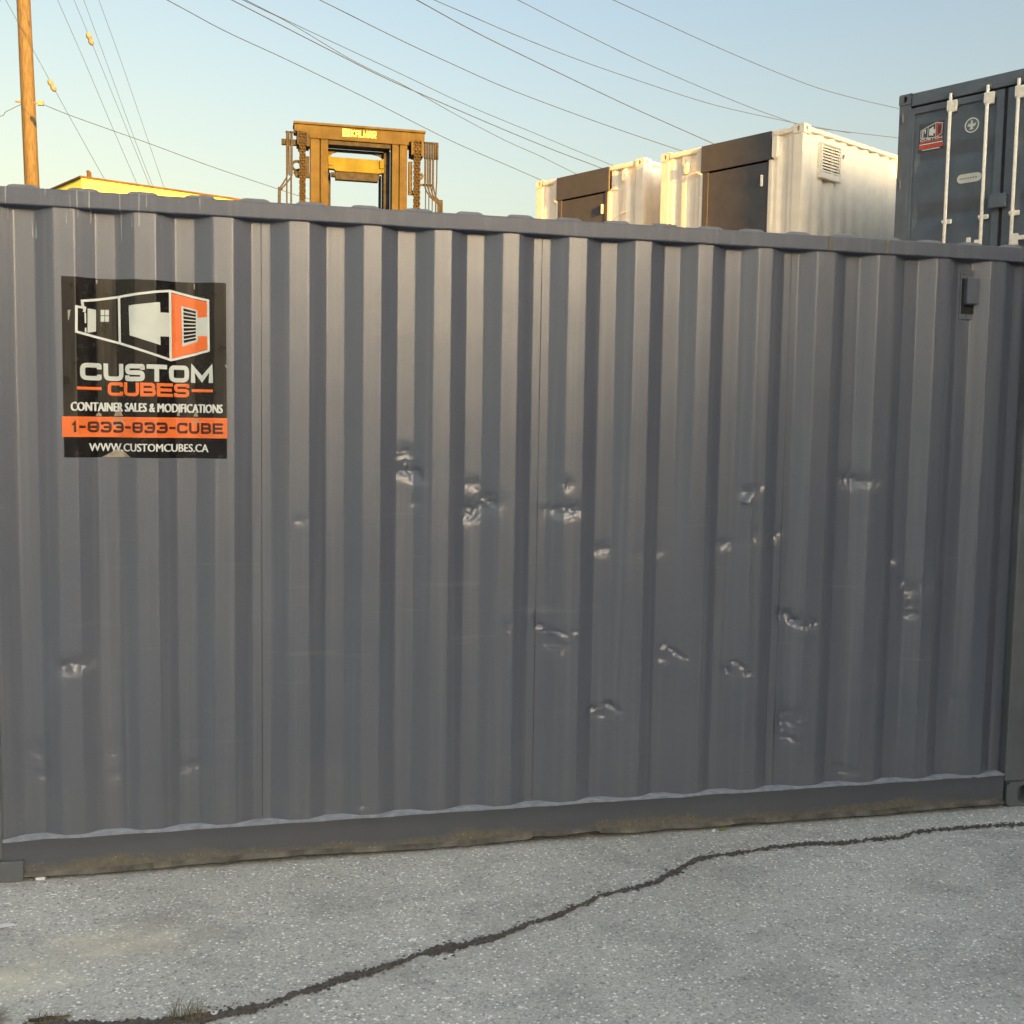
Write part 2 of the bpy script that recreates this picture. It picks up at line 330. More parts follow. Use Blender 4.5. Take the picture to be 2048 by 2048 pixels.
# ------------------------------------------------------------------ the big charcoal container in front
NX = [-.003, .276, .558, .836, 1.118, 1.394, 1.670, 1.943, 2.226, 2.503, 2.774, 3.044, 3.335, 3.621, 3.890, 4.175]
YO, YI = .012, .048                         # outer and inner faces of the corrugation
PROF = [(-.16, YI), (-.147, YI), (-.077-.004, YO)]
PROF = [(-.20, YO)]
for x in NX:
    PROF += [(x-.068, YO), (x, YI), (x+.070, YI), (x+.138, YO)] if x < 4.1 else [(x-.068, YO), (x, YI), (4.29, YI)]
def prof(x):
    for (a, ya), (b2, yb) in zip(PROF, PROF[1:]):
        if a <= x <= b2: return ya + (yb-ya)*(x-a)/(b2-a) if b2 > a else ya
    return YI
def profs(x): return (prof(x-.0022)+2*prof(x)+prof(x+.0022))/4
BRK = [p[0] for p in PROF]
FC = thing('shipping_container', 'long charcoal grey dented shipping container with an orange and black company sticker, filling the foreground', 'shipping container')
# dents: photo position, radius right, radius up (metres), depth, slant
DENTS = [(812,905,.040,.022,.012,0),(815,938,.050,.024,.017,.1),(836,952,.030,.020,.012,-.4),(838,1004,.020,.016,.008,0),
 (946,968,.026,.020,.011,0),(945,1022,.055,.030,.020,.3),(980,1000,.034,.026,.016,-.5),(1134,968,.020,.020,.010,.5),(1130,1020,.060,.022,.018,.05),
 (1198,1098,.050,.020,.011,0),(1300,1104,.050,.018,.006,0),(1444,1088,.050,.02,.009,0),(1490,983,.020,.018,.013,0),(1491,1003,.014,.010,-.012,0),(1518,972,.012,.014,.009,0),(1716,962,.055,.022,.015,0),(1690,955,.03,.02,.010,.3),
 (1505,1070,.015,.020,.009,0),(1549,1072,.030,.020,.010,.8),(1590,1240,.055,.018,.016,-.5),(1626,1248,.035,.014,.013,-.6),(1566,1228,.03,.014,.010,0),
 (1083,1252,.014,.010,.010,0),(1095,1262,.010,.008,.009,0),(1118,1264,.022,.010,.012,-.3),(1108,1285,.04,.03,.010,-.8),(1148,1262,.008,.008,.008,0),(1075,1240,.012,.030,.008,0),
 (1330,1292,.020,.008,.010,.5),(1352,1304,.028,.008,.012,-.6),(1320,1318,.03,.014,.007,-.2),(1365,1316,.012,.008,.010,0),
 (1452,1338,.03,.012,.009,-.7),(1472,1324,.012,.008,.012,0),(1484,1334,.014,.008,.012,-.6),(1490,1345,.012,.008,.012,0),(1440,1320,.01,.01,.006,0),
 (1185,1420,.028,.010,.010,.1),(1222,1412,.020,.009,.012,-.4),(1236,1420,.010,.012,.011,-.9),(1200,1432,.03,.012,.006,0),
 (1575,1440,.050,.040,.013,.9),(1584,1478,.024,.008,.011,-.5),(1537,1470,.024,.008,.008,-.6),(1572,1478,.05,.02,.006,0),
 (1806,1166,.022,.018,.010,.4),(1824,1182,.018,.022,.012,0),(1826,1212,.016,.03,.012,0),(1824,1230,.016,.014,.014,0),(1788,1122,.025,.018,.007,.5),(1845,1170,.04,.03,.006,0),
 (132,1334,.045,.022,.016,.5),(160,1328,.05,.02,.010,.2),(80,1505,.05,.045,.011,.6),(80,1550,.035,.020,.010,.5),(228,1500,.05,.05,.012,0),(236,1548,.028,.02,.009,.3),(381,1535,.05,.022,.011,.2),(384,1500,.05,.05,.006,0),
 (600,1040,.022,.016,.003,0),(748,1512,.002,.01,.01,0),(722,1608,.012,.010,.009,0),(650,1530,.05,.03,.006,0),(780,1578,.012,.006,.006,0),(912,1576,.012,.006,.005,0),(1178,1558,.012,.006,.006,0),
 (1672,1532,.10,.014,.010,-.35),(1690,1545,.02,.008,.007,-.3),(1660,1550,.03,.012,.006,-.2),(1905,1400,.05,.03,.006,0),(1016,1250,.01,.02,.004,0),(455,1600,.012,.012,.005,0),(570,1590,.03,.02,.004,0)]
DW = []
for px, py, rx, rz, d, sl in DENTS:
    p = on_wall(px, py, .03); d *= (.6 if px < 700 else .7) if py > 1450 else ((1.2 if py > 1100 else 1.05) if px > 300 else .85); DW.append((p.x, p.z, rx, rz, d, math.cos(sl), math.sin(sl)))
from mathutils import noise as MN
def near(x): return [D for D in DW if abs(x-D[0]) < 2.6*max(D[2], D[3]) + .02]
def dent(x, z, cand):
    t = .0013*MN.noise(Vector((x*2.2, z*1.7, 3))) + .0006*MN.noise(Vector((x*9, z*6, 8)))
    hit = [D for D in cand if abs(z-D[1]) < 2.6*max(D[2], D[3]) + .02]
    if not hit: return t
    x0, z0 = x, z
    x += .009*MN.noise(Vector((x0*34, z0*34, 1.7))) + .004*MN.noise(Vector((x0*95, z0*95, 4)))
    z += .009*MN.noise(Vector((x0*34, z0*34, 6.1))) + .004*MN.noise(Vector((x0*95, z0*95, 9)))
    for cx, cz, rx, rz, d, c, s in hit:
        dx, dz = x-cx, z-cz; u = (dx*c + dz*s)/rx; v = (-dx*s + dz*c)/rz; e = (u*u+v*v)*.72
        if e < 6:
            f1 = MN.voronoi(Vector((x*36+cx*5, z*44, cz*7)))[0]
            t += d*math.exp(-e)*(.68 + .80*(.62-f1[0]) + .25*MN.noise(Vector((x*60, z*60, 2))))
    return t
xs = set()
for x in BRK: xs |= {round(x-.0030, 4), round(x-.0010, 4), round(x+.0010, 4), round(x+.0030, 4)}
x = -.2
while x < 4.29:
    if min(abs(x-b2) for b2 in BRK) > .0055: xs.add(round(x, 4))
    x += .0058
xs = sorted(v for v in xs if -.20 <= v <= 4.29)
zs = [.150 + i*(2.352/400) for i in range(401)]
SEAM = [NX[3]+.035, NX[7]+.035, NX[11]+.035]
b = MB(); vs = []; PX = {x: profs(x) for x in xs}; CX = {x: near(x) for x in xs}
for z in zs:
    for x in xs: vs.append((x, PX[x] + dent(x, z, CX[x]), z))
w = len(xs); b.add(vs, [(r*w+c, r*w+c+1, (r+1)*w+c+1, (r+1)*w+c) for r in range(len(zs)-1) for c in range(w-1)])
side = b.build('corrugated_side_wall', M['front'], FC, smooth='keep')
for p in side.data.polygons: p.use_smooth = True
WS = paint('weld_paint', (.085, .083, .08), .6)  # weld bead paint, a little darker than the wall
for s in SEAM:
    b = MB(); b.tube([(s, YI+.0012, .17), (s, YI+.0012, 2.50)], .0022, 6); b.build('weld_seam', WS, FC)
# top rail, slightly rolled
b = MB(); N = 90; ring = []
for i in range(N+1):
    X = -.24 + 4.66*i/N; wv = .003*MN.noise(Vector((X*2.1, 0, 5)))
    lowz = 2.497 - .004*max(0, MN.noise(Vector((X*3, 1, 2))))
    ring.append([(X, wv, lowz), (X, wv, 2.559), (X, .06, 2.559), (X, .06, lowz)])
vs = [v for r in ring for v in r]; b.add(vs, [(4*i+j, 4*(i+1)+j, 4*(i+1)+(j+1) % 4, 4*i+(j+1) % 4) for i in range(N) for j in range(4)] + [(0,1,2,3), (4*N+3,4*N+2,4*N+1,4*N)])
b.build('top_rail', M['rail_top'], FC, bevel=.005)
WO = paint('ochre_weld', (.20, .165, .10), .8, .3, 40)
for px in (1660, 1775):                      # repaired joints in the rail
    q = on_wall(px, 485); b = MB(); b.box(q.x-.005, q.x+.005, -.0025, .0005, 2.498, 2.558); b.build('rail_weld', WO, FC)
# bottom rail with ledge and beaten lower lip
b = MB(); N = 200; A, B_ = -.077, 4.228
def lipz(X): return .017 + .010*MN.noise(Vector((X*1.6, 4, 1))) + .006*MN.noise(Vector((X*6, 2, 1))) + (.010 if 1.95 < X < 2.25 else 0)
rows = []
for i in range(N+1):
    X = A + (B_-A)*i/N; ww = .003*MN.noise(Vector((X*3, 7, 0))); lz = lipz(X)
    lift = .004*MN.noise(Vector((X*7, 3, 9)))
    rows.append([(X, .10, .160), (X, -.002+ww, .160+lift), (X, -.006+ww, .158+lift), (X, .000+ww, .151+lift), (X, .000+ww*.5, .10), (X, .002, lz+.016), (X, -.012, lz+.006), (X, -.014, lz), (X, .05, lz-.004)])
m_ = len(rows[0]); vs = [v for r in rows for v in r]
b.add(vs, [(i*m_+j, i*m_+j+1, (i+1)*m_+j+1, (i+1)*m_+j) for i in range(N) for j in range(m_-1)])
br = b.build('bottom_rail', [M['rail'], M['rust'], M['ledge']], FC, smooth=True)
for p in br.data.polygons:
    zc = p.center.z; xc = p.center.x
    if zc > .152: p.material_index = 2
    if zc < lipz(xc)+.012 and p.center.y < .02 and MN.noise(Vector((xc*9, 0, 3))) > -.25: p.material_index = 1
md = br.modifiers.new('edge', 'EDGE_SPLIT'); md.split_angle = math.radians(45)
# posts and corner blocks
b = MB(); b.box(4.235, 4.42, 0, .05, .1185, 2.496); b.box(4.36, 4.42, .05, .16, .1185, 2.496); b.build('corner_post', M['post'], FC, bevel=.006)
b = MB(); b.box(-.24, -.077, 0, .07, .081, 2.496); b.build('corner_post', M['post'], FC, bevel=.006)
b = MB(); b.holed((4.332, -.004, .0605), (1,0,0), (0,0,1), (0,-1,0), .178, .115, .062, .078, .05)
b.box(4.243, 4.421, -.0035, .0005, .003, .0045); b.box(4.243, 4.2445, -.0035, .162, .003, .118); b.box(4.42, 4.4215, -.0035, .162, .003, .118)
b.box(4.2445, 4.42, -.0035, .162, .1165, .1185); b.box(4.2445, 4.42, .06, .162, .003, .1165); b.build('corner_casting', [M['post']], FC)
b = MB(); b.box(-.24, -.004, -.014, .06, .002, .080); b.build('foot_plate', M['post'], FC, bevel=.003)
# roof with corrugation ends showing above the rail
b = MB(); RX = [.027,.234,.442,.648,.849,1.057,1.268,1.476,1.682,1.889,2.092,2.299,2.507,2.712,2.901,3.116,3.329,3.552,3.754,3.96,4.17]
pts = [(-.24, 2.553)]
for x in RX:
    w_ = .052
    pts += [(x-w_-.030, 2.553), (x-w_-.018, 2.558), (x-w_+.004, 2.5765), (x-w_+.018, 2.580), (x+w_-.018, 2.580), (x+w_-.004, 2.5765), (x+w_+.018, 2.558), (x+w_+.030, 2.553)]
pts += [(4.42, 2.553)]
n = len(pts)
b.add([(x, .052, 2.55) for x, z in pts] + [(x, .060 if z < 2.56 else .064, z) for x, z in pts] + [(x, 2.38, z) for x, z in pts],
      [(i, i+1, n+i+1, n+i) for i in range(n-1)] + [(n+i, n+i+1, 2*n+i+1, 2*n+i) for i in range(n-1)])
b.build('roof', M['roof'], FC)
b = MB(); b.box(-.235, -.20, .07, 2.43, .01, 2.54); b.box(4.38, 4.415, .163, 2.43, .01, 2.54); b.box(-.19, 4.37, 2.40, 2.43, .01, 2.54); b.build('end_wall', M['front'], FC)
# little ventilator on the last bay
vx, vz = 3.938, 2.347
b = MB(); b.box(vx-.036, vx+.036, YI-.005, YI+.001, vz-.110, vz+.108); b.build('vent_plate', M['rail_top'], FC, bevel=.002)
b = MB(); b.prism([(vx-.022, vz+.070), (vx-.022, vz-.045), (vx+.040, vz-.045), (vx+.040, vz+.070)], YI-.036, YI-.0052)
b.build('vent_hood', M['rail_top'], FC, bevel=.004)
b = MB(); b.box(vx-.028, vx+.034, YI-.0075, YI-.0052, vz-.085, vz-.048); b.box(vx-.030, vx-.0235, YI-.0075, YI-.0052, vz-.048, vz+.072); b.build('vent_opening', M['dark'], FC)
for dx, dz in ((-.022, .092), (.015, .092), (0, -.097)):
    b = MB(); b.disc((vx+dx, vz+dz), .0055, YI-.011, YI-.0052, 10); b.build('vent_rivet', M['post'], FC)
# ------------------------------------------------------------------ stroke lettering
GL = {'C': ([[(1,.88),(1,1),(0,1),(0,0),(1,0),(1,.12)]], 1), 'U': ([[(0,1),(0,0),(1,0),(1,1)]], 1), 'S': ([[(1,.90),(1,1),(0,1),(0,.5),(1,.5),(1,0),(0,0),(0,.10)]], 1),
 'T': ([[(0,1),(1,1)],[(.5,1),(.5,0)]], 1), 'O': ([[(.5,1),(0,1),(0,0),(1,0),(1,1),(.5,1)]], 1), 'M': ([[(0,0),(0,1),(.5,.12),(1,1),(1,0)]], 1.15),
 'B': ([[(0,0),(0,1)],[(0,1),(.95,1),(.95,.5),(0,.5)],[(0,.5),(1,.5),(1,0),(0,0)]], 1), 'E': ([[(1,1),(0,1),(0,0),(1,0)],[(0,.5),(.92,.5)]], 1),
 '1': ([[(.15,.78),(.6,1),(.6,0)]], .55), '-': ([[(0,.5),(1,.5)]], .55), '8': ([[(.5,1),(0,1),(0,0),(1,0),(1,1),(.5,1)],[(0,.5),(1,.5)]], 1),
 '3': ([[(0,.92),(0,1),(1,1),(1,0),(0,0),(0,.08)],[(.35,.5),(1,.5)]], 1), 'K': ([[(0,0),(0,1)],[(1,1),(.1,.5),(1,0)]], 1), 'A': ([[(0,0),(0,1),(1,1),(1,0)],[(0,.45),(1,.45)]], 1),
 'L': ([[(0,1),(0,0),(1,0)]], .8), 'R': ([[(0,0),(0,1),(1,1),(1,.45),(0,.45)],[(.5,.45),(1,0)]], 1)}
SHARP = 'MTEK1LR'
def fillet(path, r):
    out = [path[0]]
    for i in range(1, len(path)-1):
        a, p, c = Vector(path[i-1]), Vector(path[i]), Vector(path[i+1])
        d1, d2 = (a-p), (c-p); l = min(r, d1.length*.45, d2.length*.45); p1 = p + d1.normalized()*l; p2 = p + d2.normalized()*l
        for t in (0, .25, .5, .75, 1): out.append(tuple(p1*(1-t)**2 + p*2*t*(1-t) + p2*t*t))
    out.append(path[-1]); return out
def stroke(path, th, closed=False):          # list of quads (2-D) for a thick polyline with mitred joints
    P = [Vector(p) for p in path]; L = []; Rr = []
    if not closed: P[0] = P[0] + (P[0]-P[1]).normalized()*th/2; P[-1] = P[-1] + (P[-1]-P[-2]).normalized()*th/2
    for i, p in enumerate(P):
        a = (p-P[i-1]).normalized() if i else None; c = (P[i+1]-p).normalized() if i < len(P)-1 else None
        if closed and i in (0, len(P)-1): a = (P[-1]-P[-2]).normalized(); c = (P[1]-P[0]).normalized()
        if a is None: a = c
        if c is None: c = a
        n1 = Vector((-a.y, a.x)); n2 = Vector((-c.y, c.x)); m = (n1+n2); m = m.normalized() if m.length > 1e-6 else n1
        sc = min(2.2, 1/max(.3, m.dot(n1))); L.append(p + m*th/2*sc); Rr.append(p - m*th/2*sc)
    return [[L[i], Rr[i], Rr[i+1], L[i+1]] for i in range(len(P)-1)]
def lettering(text, x0, x1, z0, z1, th, gap=.16, rad=.35):
    h = z1-z0; adv = sum(GL[c][1] for c in text) + gap*(len(text)-1); u = (x1-x0)/adv; out = []; x = x0; lv = 0
    for c in text:
        strokes, wd_ = GL[c]; w_ = wd_*u
        for s in strokes:
            pp = [(x+th/2+a*(w_-th), z0+th/2+b2*(h-th)) for a, b2 in s]
            if c not in SHARP: pp = fillet(pp, rad*h)
            out.append((stroke(pp, th, c in 'O8' and s is strokes[0]), lv % 3)); lv += 1
        x += w_ + gap*u
    return out                               # [(quads, level)]
def font_mesh(text, x0, x1, z0, z1, bold=.012):
    cu = bpy.data.curves.new('text', 'FONT'); cu.body = text; cu.offset = 0; cu.fill_mode = 'FRONT'; cu.resolution_u = 3
    o = bpy.data.objects.new('text', cu); COL.objects.link(o); dg = bpy.context.evaluated_depsgraph_get(); dg.update()
    me = bpy.data.meshes.new_from_object(o.evaluated_get(dg)); bpy.data.objects.remove(o)
    X = [v.co.x for v in me.vertices]; Y = [v.co.y for v in me.vertices]; a, b2, c, d = min(X), max(X), min(Y), max(Y)
    vs = [(x0+(v.co.x-a)/(b2-a)*(x1-x0), z0+(v.co.y-c)/(d-c)*(z1-z0)) for v in me.vertices]; fs = [tuple(p.vertices) for p in me.polygons]
    bpy.data.meshes.remove(me); d = bold; out = []
    for i, dx in enumerate((-d, -d/3, d/3, d)): out.append(([(x+dx, z+dx*.35) for x, z in vs], fs, .0003*i))
    return out
def drape(name, shapes, mat, parent, off, cuts=True, fold=True):
    """shapes: list of (verts2d, faces, extra_offset) laid on the corrugated wall"""
    bm = bmesh.new()
    for vs, fs, ex in shapes:
        vv = [bm.verts.new((x, -ex, z)) for x, z in vs]
        for f in fs:
            try: bm.faces.new([vv[i] for i in f])
            except ValueError: pass
    if cuts:
        for X in BRK:
            for dx in (-.003, .003):
                if .1 < X < .8: bmesh.ops.bisect_plane(bm, geom=bm.verts[:]+bm.edges[:]+bm.faces[:], plane_co=(X+dx, 0, 0), plane_no=(1,0,0))
    for v in bm.verts: v.co.y += profs(v.co.x) - off
    bmesh.ops.recalc_face_normals(bm, faces=bm.faces)
    for f in bm.faces:
        if f.normal.y > 0: f.normal_flip()
    me = bpy.data.meshes.new(name); bm.to_mesh(me); bm.free()
    for m in (mat if isinstance(mat, list) else [mat]): me.materials.append(m)
    o = bpy.data.objects.new(name, me); COL.objects.link(o); o.parent = parent; return o
def sp(x, y):                                # sticker drawing units -> wall
    p = on_wall(100+.2174*x, 520+.2174*y, .03); return (p.x, p.z)
def poly(pts): return ([sp(*p) for p in pts], [tuple(range(len(pts)))])
def quads(qs, ex=0): return ([tuple(p) for q in qs for p in q], [(4*i, 4*i+1, 4*i+2, 4*i+3) for i in range(len(qs))], ex)
SX0, SX1, SZ0, SZ1 = .161, .742, 1.592, 2.252
gx = sorted({SX0, SX1} | {SX0 + (SX1-SX0)*i/60 for i in range(61)}); gz = [SZ0 + (SZ1-SZ0)*i/50 for i in range(51)]
gv = [(x, z) for z in gz for x in gx]; W = len(gx)
ST = drape('company_sticker', [(gv, [(r*W+c, r*W+c+1, (r+1)*W+c+1, (r+1)*W+c) for r in range(50) for c in range(W-1)], 0)], [M['vinyl'], M['vinyl_sheen']], FC, .0015)
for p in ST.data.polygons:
    if abs(p.normal.y) > .97 and p.center.z > 1.72: p.material_index = 1  # flat upper facets take the painted sky sheen
lines = []
for path, th in (([(300,378),(630,338),(1102,282),(1455,375),(1460,835),(1112,920),(640,765),(250,662),(250,432),(322,440),(318,470)], .0088), ([(300,378),(306,432)], .0088), ([(632,345),(640,762)], .0088), ([(1104,292),(1110,912)], .0088), ([(326,492),(328,575)], .005), ([(330,630),(330,662)], .005)):
    lines.append(quads(stroke([sp(*p) for p in path], th), .0006+.0003*len(lines)))
drape('logo_outline', lines, M['white_ink'], ST, .0024)
wh = [poly([(345,445),(418,455),(418,655),(345,670)])+(0,), poly([(725,420),(1015,390),(1018,485),(1100,485),(1100,705),(1018,705),(1020,785),(735,695)])+(0,)]
for (a, c) in ((460, 496), (502, 537)):
    for (d, e) in ((455, 506), (513, 565)): wh.append(poly([(a,d),(c,d),(c,e),(a,e)])+(0,))
drape('logo_panel', wh, M['pale_ink'], ST, .0024)
drape('logo_end_face', [poly([(1118,302),(1446,388),(1450,822),(1122,905)])+(0,)], M['orange_ink'], ST, .0022)
drape('logo_band', [poly([(1345,530),(1446,526),(1448,702),(1345,700)])+(0,), poly([(1205,420),(1355,460),(1360,750),(1215,795)])+(.0006,)], M['pale_ink'], ST, .0030)
drape('logo_grille', [poly([(1224+.5*i, 440+37*i), (1340, 470+30.5*i), (1340, 490+30.5*i), (1226+.5*i, 466+37*i)])+(0,) for i in range(9)], M['vinyl'], ST, .0042)
def zline(y0, y1): return sp(860, y0)[1], sp(860, y1)[1]
za, zb = sp(860, 1118)[1], sp(860, 960)[1]
drape('lettering', [quads(q, .0004*l) for q, l in lettering('CUSTOM', sp(265,0)[0], sp(1495,0)[0], za, zb, .0165, .09, .25)], M['pale_ink'], ST, .0026)
za, zb = sp(890, 1256)[1], sp(890, 1130)[1]
drape('lettering', [quads(q, .0004*l) for q, l in lettering('CUBES', sp(510,0)[0], sp(1270,0)[0], za, zb, .0120, .07, .24)] + [poly([(255,1165),(470,1168),(470,1196),(255,1192)])+(0,), poly([(1300,1188),(1500,1192),(1500,1218),(1300,1214)])+(0,)], M['orange_ink'], ST, .0026)
tx = font_mesh('CONTAINER SALES & MODIFICATIONS', sp(180,0)[0], sp(1580,0)[0], sp(880,1398)[1], sp(880,1318)[1], .0019)
drape('lettering', tx, M['white_ink'], ST, .0026)
drape('phone_band', [poly([(118,1437),(1632,1455),(1634,1642),(122,1626)])+(0,)], M['orange_ink'], ST, .0024)
drape('lettering', [quads(q, .0004*l) for q, l in lettering('1-833-833-CUBE', sp(182,0)[0], sp(1585,0)[0], sp(880,1592)[1], sp(880,1492)[1], .0088, .15, .25)], M['dark_ink'], ST, .0036)
tx = font_mesh('WWW.CUSTOMCUBES.CA', sp(335,0)[0], sp(1445,0)[0], sp(880,1762)[1], sp(880,1690)[1], .0011)
drape('lettering', tx, M['white_ink'], ST, .0026)
torn = [[(626,1330),(640,1372),(672,1436),(585,1436),(602,1385)], [(425,1415),(445,1400),(465,1415),(472,1436),(415,1436)], [(1335,1395),(1348,1395),(1362,1442),(1318,1440)], [(1170,1395),(1190,1395),(1190,1436),(1165,1430)],
 [(560,1770),(610,1735),(660,1745),(745,1815),(470,1815)], [(170,465),(198,460),(180,560),(172,550)], [(1612,960),(1632,985),(1628,1000),(1614,980)], [(415,175),(432,180),(430,215),(418,212)], [(1318,210),(1332,215),(1330,270),(1320,262)]]
for t_ in torn:
    q = poly(t_); drape('torn_patch', [(q[0], q[1], 0)], M['torn'], ST, .0021)
scuff = paint('scuffed_orange', (.62, .27, .12), .6, .15, 30)
for t_ in ([(598,1445),(668,1446),(692,1520),(655,1560),(600,1552),(566,1500)], [(1320,1460),(1366,1460),(1385,1520),(1312,1512)]):
    q = poly(t_); drape('scuff_mark', [(q[0], q[1], 0)], scuff, ST, .0031)
# ------------------------------------------------------------------ containers on the raised yard behind
PSI = 1.0825
AX = Vector((-math.cos(PSI), math.sin(PSI), 0)); RZ = math.atan2(-AX.y, -AX.x)
def corr(s0, s1, yo, yi, pitch, start=0):    # corrugation polyline
    pts = [(s0, yo)]; k_ = pitch/.278; s = s0 + start
    while s + .278*k_ < s1:
        pts += [(s+.07*k_, yo), (s+.138*k_, yi), (s+.208*k_, yi), (s+.276*k_, yo)]; s += .278*k_
    return pts + [(s1, yo)]
def castings(root, xs_, ys_, z1, m, fx):
    for x_ in xs_:
        for y_ in ys_:
            b = MB(); ux = 1 if x_ == 0 else -1; uy = 1 if y_ == 0 else -1
            xa, xb = sorted((x_, x_+ux*.155)); ya, yb = sorted((y_, y_+uy*.17))
            b.holed(((xa+xb)/2, y_-uy*.004, z1-.058), (1,0,0), (0,0,1), (0,-uy,0), .155, .118, .05, .07, .05)
            b.holed((x_-ux*.004, (ya+yb)/2, z1-.058), (0,1,0), (0,0,1), (-ux,0,0), .17, .118, .05, .07, .05)
            b.box(xa, xb, ya, yb, z1-.001, z1+.004); b.box(xa+.0, xb, ya, yb, z1-.117, z1-.115); b.box(xa+.055 if ux > 0 else xa-.001, xb+.001 if ux > 0 else xb-.055, ya+.055 if uy > 0 else ya-.001, yb+.001 if uy > 0 else yb-.055, z1-.114, z1-.002)
            b.build('corner_casting', m, root)
def shell(root, L, Wd, H, m, pitch, skip_front=None, front=True, side=True):
    for x_ in (0, L):
        for y_ in (0, Wd):
            b = MB(); ux = 1 if x_ == 0 else -1; uy = 1 if y_ == 0 else -1
            xa, xb = sorted((x_+ux*.002, x_+ux*.15)); ya, yb = sorted((y_+uy*.002, y_+uy*.10))
            b.box(xa, xb, ya, yb, 0, H-.118); b.build('corner_post', m, root, bevel=.008)
    for ya in ((.004,) if front else ()) + (Wd-.07,):
        b = MB(); b.box(.157, L-.157, ya, ya+.066, H-.085, H-.018); b.build('top_rail', m, root, bevel=.006)
    for xa in (.004, L-.06):
        b = MB(); b.box(xa, xa+.056, .172, Wd-.172, H-.075, H-.018); b.build('top_rail', m, root, bevel=.006)
    b = MB(); b.box(.06, L-.06, .0705, Wd-.0705, H-.05, H-.025); b.build('roof', m, root)
    for bx_ in ((.15, L-.15, .004, .09), (.15, L-.15, Wd-.09, Wd-.004), (.004, .06, .1, Wd-.1), (L-.06, L-.004, .1, Wd-.1)):
        b = MB(); b.box(*bx_, 0, .16); b.build('bottom_rail', m, root)
    if side:
        b = MB(); b.sheet([(L-y_, s) for s, y_ in corr(.10, Wd-.10, .020, .056, .278, .05)], .16, H-.072); b.build('side_wall', m, root)
        b = MB(); b.sheet([(y_, s) for s, y_ in corr(.10, Wd-.10, .020, .056, .278, .05)], .16, H-.072); b.build('side_wall', m, root)
    b = MB(); b.sheet([(s, Wd-y_) for s, y_ in corr(.15, L-.15, .02, .056, pitch)], .16, H-.08); b.build('end_wall', m, root)
def white_box(O, L, Wd, H, fas, door, handle, label, boxes, hooks, zoff, louvre=False):
    t = thing('shipping_container', label, 'shipping container', O, RZ, 'white site containers with dark shutter panels')
    shell(t, L, Wd, H, M['white'], .25)
    castings(t, (0, L), (0, Wd), H, M['white'], 0)
    for w0_, w1_ in ((.15, fas[0]-.02), (fas[1]+.02, L-.15)):
        b = MB(); b.sheet(corr(w0_, w1_, .02, .056, .25, .0), .16, H-.084); b.build('front_wall', M['white'], t)
    for w0_ in (fas[0]-.02, fas[1]-.03):
        b = MB(); b.box(w0_, w0_+.05, -.012, .06, .16, fas[2]-.002); b.build('door_jamb', M['white'], t)
    b = MB(); b.box(fas[0], fas[1], -.028, .0035, fas[2], fas[3]); b.build('fascia', M['char2'], t, bevel=.004)
    b = MB(); b.box(fas[0]-.05, fas[0]-.0005, -.026, .0, fas[2]-.02, fas[2]+.02); b.build('fascia_bracket', M['white'], t)
    for w0_, w1_ in ((fas[0]+.0305, door[0]), (door[1], fas[1]-.0305)):
        b = MB(); b.box(w0_, w1_, -.02, .05, .16, fas[2]-.004); b.build('door_frame', M['char2'], t, bevel=.003)
    b = MB(); b.box(door[0]+.004, door[1]-.004, -.012, .04, .16, door[2]); d = b.build('shutter_door', M['char2'], t, bevel=.004)
    b = MB(); b.box(handle[0]-.014, handle[0]+.014, -.045, -.014, handle[1], handle[2]); b.build('door_handle', M['galv'], d, bevel=.005)
    for x0, x1, z0, z1 in boxes:
        b = MB(); b.prism([(x0, z1), (x0, z0+.03), ((x0+x1)/2, z0), (x1, z0+.03), (x1, z1)], -.03, .03); b.build('vent_hood', M['white'], t, bevel=.004)
    for x0, z0 in hooks:
        b = MB(); b.tube([(x0-.07, .03, z0), (x0-.05, -.02, z0), (x0+.04, -.02, z0+.01), (x0+.06, .03, z0+.01)], .010, 6); b.build('lashing_hook', M['white'], t)
    if louvre:
        v0, v1, w0, w1 = .43, .86, 5.09-zoff, 5.505-zoff
        b = MB()
        for a in ((v0-.03, v1+.03, w0-.03, w0), (v0-.03, v1+.03, w1, w1+.03), (v0-.03, v0, w0, w1), (v1, v1+.03, w0, w1)): b.box(L-.03, L+.03, a[0], a[1], a[2], a[3])
        fr = b.build('vent_frame', M['white'], t, bevel=.003)
        b = MB(); n_ = 9; dz = (w1-w0-.06)/n_
        for i in range(n_):
            z0 = w0+.06+i*dz; b.add([(L+.024, v0, z0), (L+.024, v1, z0), (L-.006, v1, z0+dz*.95), (L-.006, v0, z0+dz*.95), (L+.021, v0, z0-.003), (L+.021, v1, z0-.003), (L-.009, v1, z0+dz*.95-.003), (L-.009, v0, z0+dz*.95-.003)], [(0,1,2,3),(7,6,5,4),(0,4,5,1),(2,6,7,3)])
        b.box(L-.01, L+.022, v0, v1, w0, w0+.052); b.build('vent_louvre', M['white'], fr)
        b = MB(); b.box(L-.028, L-.024, v0, v1, w0, w1); b.build('vent_shaft', M['dark'], fr)
        b = MB(); b.prism([(.95, 5.40-zoff), (1.0, 5.40-zoff), (1.03, 5.46-zoff), (.98, 5.46-zoff)], 0, .002)
        o = b.build('data_tag', M['grey_clad'], t); o.rotation_euler = (0,0,math.pi/2); o.location = (L-.016, 0, 0)
    return t
